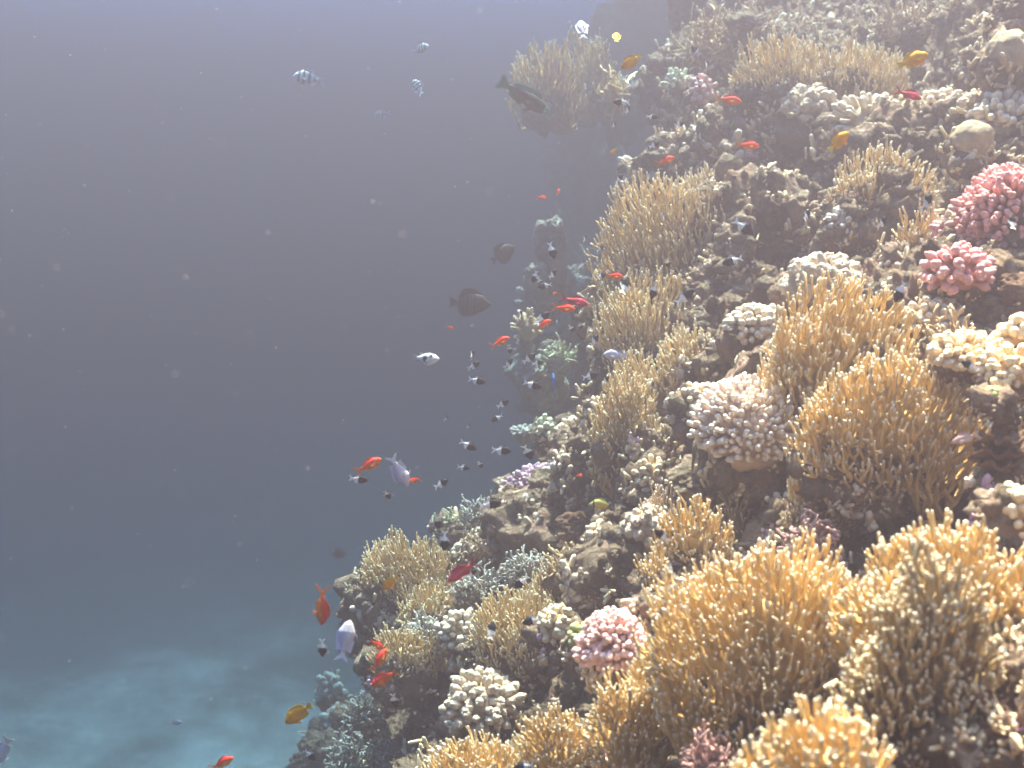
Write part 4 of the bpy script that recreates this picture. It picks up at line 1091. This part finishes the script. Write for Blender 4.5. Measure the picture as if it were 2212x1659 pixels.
# black and white chromis: x, y, length, heading, depth, label, yaw
CH = [
 (1343,220,34,182,3.6,'chromis facing outward high above the knobby slope',0,None),
 (1356,237,22,60,3.7,'chromis showing mostly white, just below the outward facing pair mate',35,None),
 (1408,252,24,-5,3.7,'chromis alone midway between the golden damselfish and upper knobs',0,None),
 (1326,269,18,60,4.2,'pale tiny chromis under the hazy fire coral hump',40,None),
 (1468,268,22,20,4.0,'dark chromis beside the cream knobs on the upper slope',30,None),
 (1413,313,26,30,3.9,'chromis just above the tiny lacy fire coral',20,None),
 (1338,386,24,55,4.0,'chromis hanging in dark water between upper ledge and grey pillar',20,None),
 (1503,110,26,130,4.2,'dark chromis before the lacy bush at the top of the slope',10,None),
 (1526,139,22,60,4.2,'white backed chromis below the lacy bush at the top',40,None),
 (1505,174,20,70,4.3,'chromis between the pale yellow and lavender coral clumps',40,None),
 (1192,541,34,-72,3.6,'chromis head down directly in front of the grey rock pillar',10,30),
 (1263,515,18,70,4.0,'small chromis in the gap between pillar and tallest olive dome, upper one',40,None),
 (1297,537,18,50,4.0,'small chromis almost touching the tallest olive dome outline',40,None),
 (1155,597,26,-110,3.7,'chromis in front of the rounded knob beside the pillar',10,30),
 (1194,592,24,50,3.7,'white chromis low on the grey pillar face',35,None),
 (1167,609,24,-60,3.7,'chromis between the rounded knob and pillar foot',10,30),
 (1177,617,30,190,3.6,'chromis at the pillar foot facing outward',0,None),
 (1298,596,22,20,3.2,'chromis tail peeking behind the anthias nosing into olive coral',20,None),
 (1349,617,40,68,2.9,'chromis with curved white tail under the anthias at the olive coral',20,150),
 (1412,628,34,-105,2.9,'chromis head down between two olive fire corals',10,30),
 (1479,641,48,38,2.8,'largest chromis before the dark hollow, head up',5,None),
 (1606,491,48,-38,3.0,'chromis slanting down past the shaded rock beside the tallest dome',5,40),
 (1583,563,44,197,2.9,'chromis facing the tallest olive dome from its shaded side',5,None),
 (1434,470,18,70,3.2,'small pale chromis over the tallest olive dome, upper part',45,None),
 (1442,567,18,-70,3.2,'small pale chromis over the tallest olive dome, lower part',45,20),
 (1124,680,20,70,3.8,'chromis left of the climbing anthias in hazy water',35,None),
 (1172,687,36,40,3.2,'chromis right behind the climbing orange anthias',10,None),
 (1203,693,14,90,4.0,'tiny white chromis below the pair of red anthias',45,None),
 (1284,735,28,50,3.5,'chromis in open water left of the long stemmed olive coral',25,None),
 (1234,710,16,-50,4.2,'tiny chromis midway under the crimson anthias',40,30),
 (1254,704,14,-50,4.4,'faint tiny chromis below the crimson anthias head',45,30),
 (1143,774,32,35,4.0,'chromis over the top of the hazy lit boulder',10,None),
 (1161,784,24,10,3.9,'black chromis just before the pale stacked boulder',10,None),
 (1275,812,34,15,3.3,'chromis near the white fingered ball, facing the reef',10,None),
 (1308,822,22,50,3.1,'chromis close against the narrow olive fire coral',35,None),
 (1276,798,16,80,3.8,'tiny chromis above the one near the white fingered ball',40,None),
 (1150,831,38,-18,3.1,'chromis in front of the hazy lit boulder, level',5,None),
 (1019,766,20,60,3.8,'thin pale chromis right of the pufferfish, upper one',50,None),
 (1023,790,28,30,3.6,'chromis right of the pufferfish, lower one',15,None),
 (1030,822,36,-12,3.1,'chromis below and right of the pufferfish, clearly half black',0,None),
 (1101,754,18,-80,3.9,'tiny chromis under the lower orange anthias',35,20),
 (1099,785,26,55,3.6,'chromis with white belly left of the hazy lit boulder',25,None),
 (1086,872,28,30,3.5,'chromis in open water below the hazy lit boulder',10,None),
 (1074,903,26,-150,3.5,'chromis facing outward under the one below the hazy boulder',10,None),
 (964,903,12,60,4.5,'tiny pale chromis alone far from the reef',40,None),
 (1012,920,12,60,4.5,'tiny pale chromis above the level half black pair',40,None),
 (1011,962,38,-28,2.9,'chromis slanting down, outer of the pair over the purple coral',0,None),
 (1083,973,40,-3,2.8,'chromis swimming level, inner of the pair over the purple coral',0,None),
 (1140,977,34,-60,3.0,'chromis turned steeply down beside the rock shelf',25,30),
 (1001,1010,26,-10,3.4,'small chromis below the slanting half black one',10,None),
 (1037,1003,18,-60,3.5,'tiny chromis between the level pair and the bush coral',30,30),
 (774,1035,38,-8,2.5,'chromis directly under the orange anthias with trailing tail',5,None),
 (836,1068,22,-58,2.9,'small chromis below the silver fish seen from above',20,30),
 (953,1045,32,28,2.8,'chromis alone over open water before the bush corals',10,None),
 (944,1126,32,-75,2.9,'chromis head down at the rim of the yellowish green bush',15,20),
 (1058,1090,46,8,2.6,'large chromis before the pale blue green bush coral',0,None),
 (960,1168,42,-92,2.6,'chromis hanging head down over the greyish olive fan',5,10),
 (1018,1238,26,20,2.5,'white tail of a chromis behind the crimson diving anthias',30,None),
 (1127,1258,38,222,2.5,'chromis head down above the fine fire coral patch',5,130),
 (1150,1341,42,192,2.3,'chromis facing the blue water over the low thicket',0,None),
 (1062,1362,36,78,2.5,'chromis climbing over the low fire coral thicket',25,160),
 (696,1399,38,-90,2.4,'chromis head down beside the lavender grey damselfish',10,10),
 (804,1308,18,60,2.9,'dark little chromis by the whitish coral dome',30,None),
 (852,1513,32,-80,2.6,'chromis head down in the reef shadow under the red anthias trio',25,20),
 (669,1631,32,-48,2.9,'chromis low over the sand at the reef foot',10,30),
 (1132,1655,40,190,1.6,'chromis cut by the bottom edge over golden fire coral',0,None),
 (1430,1158,40,140,2.0,'chromis slipping between the white mound and orange tuft',10,60),
 (1452,1229,42,20,1.85,'chromis half hidden in the largest orange fire coral edge',20,None),
 (1742,465,30,50,2.6,'chromis over shaded rock above the white lobed crown',30,None),
 (1906,481,32,50,2.5,'chromis before the shaded rock over the single brown ball coral',25,None),
 (2002,437,42,55,2.4,'chromis at the edge of the sunlit fire coral mound',20,None),
 (1944,630,46,-115,2.1,'chromis head down on the rubble by little white lobes',10,30),
 (2186,480,34,80,2.15,'chromis in front of the largest pink dome',20,170),
 (2095,790,36,150,1.72,'chromis on the peach knobby coral',10,60),
]
for (x, y, L, a, d, lab, yw, dr) in CH: fish('chromis', x, y, L * 1.12, a, d, 'black and white ' + lab, yw, dr)

# ------------------------------------------------------------------ drifting specks in the water
g = Geo(); v, f = ico(1)
rng = np.random.default_rng(77)
for _ in range(600):
    dd = rng.uniform(0.5, 5.0)
    p = np.array([rng.uniform(-0.46, 0.46) * dd, dd, rng.uniform(-0.44, 0.24) * dd])
    r = rng.uniform(0.00025, 0.0007) * (0.6 + 0.4 * dd) * (1.3 if rng.random() < 0.05 else 1)
    g.add(v * r * rng.uniform(0.6, 1.3, 3) + p, None, f)
tag(g.build('drifting_specks', M['speck']), 'pale specks of plankton drifting in the water', None, None, 'stuff')

# ------------------------------------------------------------------ the murky water itself
hz = Geo()
x0, x1, y0, y1, z0, z1 = -44, 42, -10, 42, SEABED - 1.4, HAZE_TOP
hv = [(x0,y0,z0),(x1,y0,z0),(x1,y1,z0),(x0,y1,z0),(x0,y0,z1),(x1,y0,z1),(x1,y1,z1),(x0,y1,z1)]
hz.add(hv, [(0,3,2,1),(4,5,6,7),(0,1,5,4),(1,2,6,5),(2,3,7,6),(3,0,4,7)])
hm = bpy.data.materials.new('murky water'); hm.use_nodes = True
hn = hm.node_tree; hn.nodes.clear()
ho = hn.nodes.new('ShaderNodeOutputMaterial')
pv = hn.nodes.new('ShaderNodeVolumePrincipled')
pv.inputs['Color'].default_value = (*HAZE_COLOR, 1)
pv.inputs['Absorption Color'].default_value = (*HAZE_ABSORB, 1)
pv.inputs['Density'].default_value = HAZE_DENSITY
pv.inputs['Anisotropy'].default_value = 0.42
hn.links.new(pv.outputs[0], ho.inputs['Volume'])
tag(hz.build('haze', hm, None, False), 'hazy blue water filling the whole scene', None, None, 'stuff')
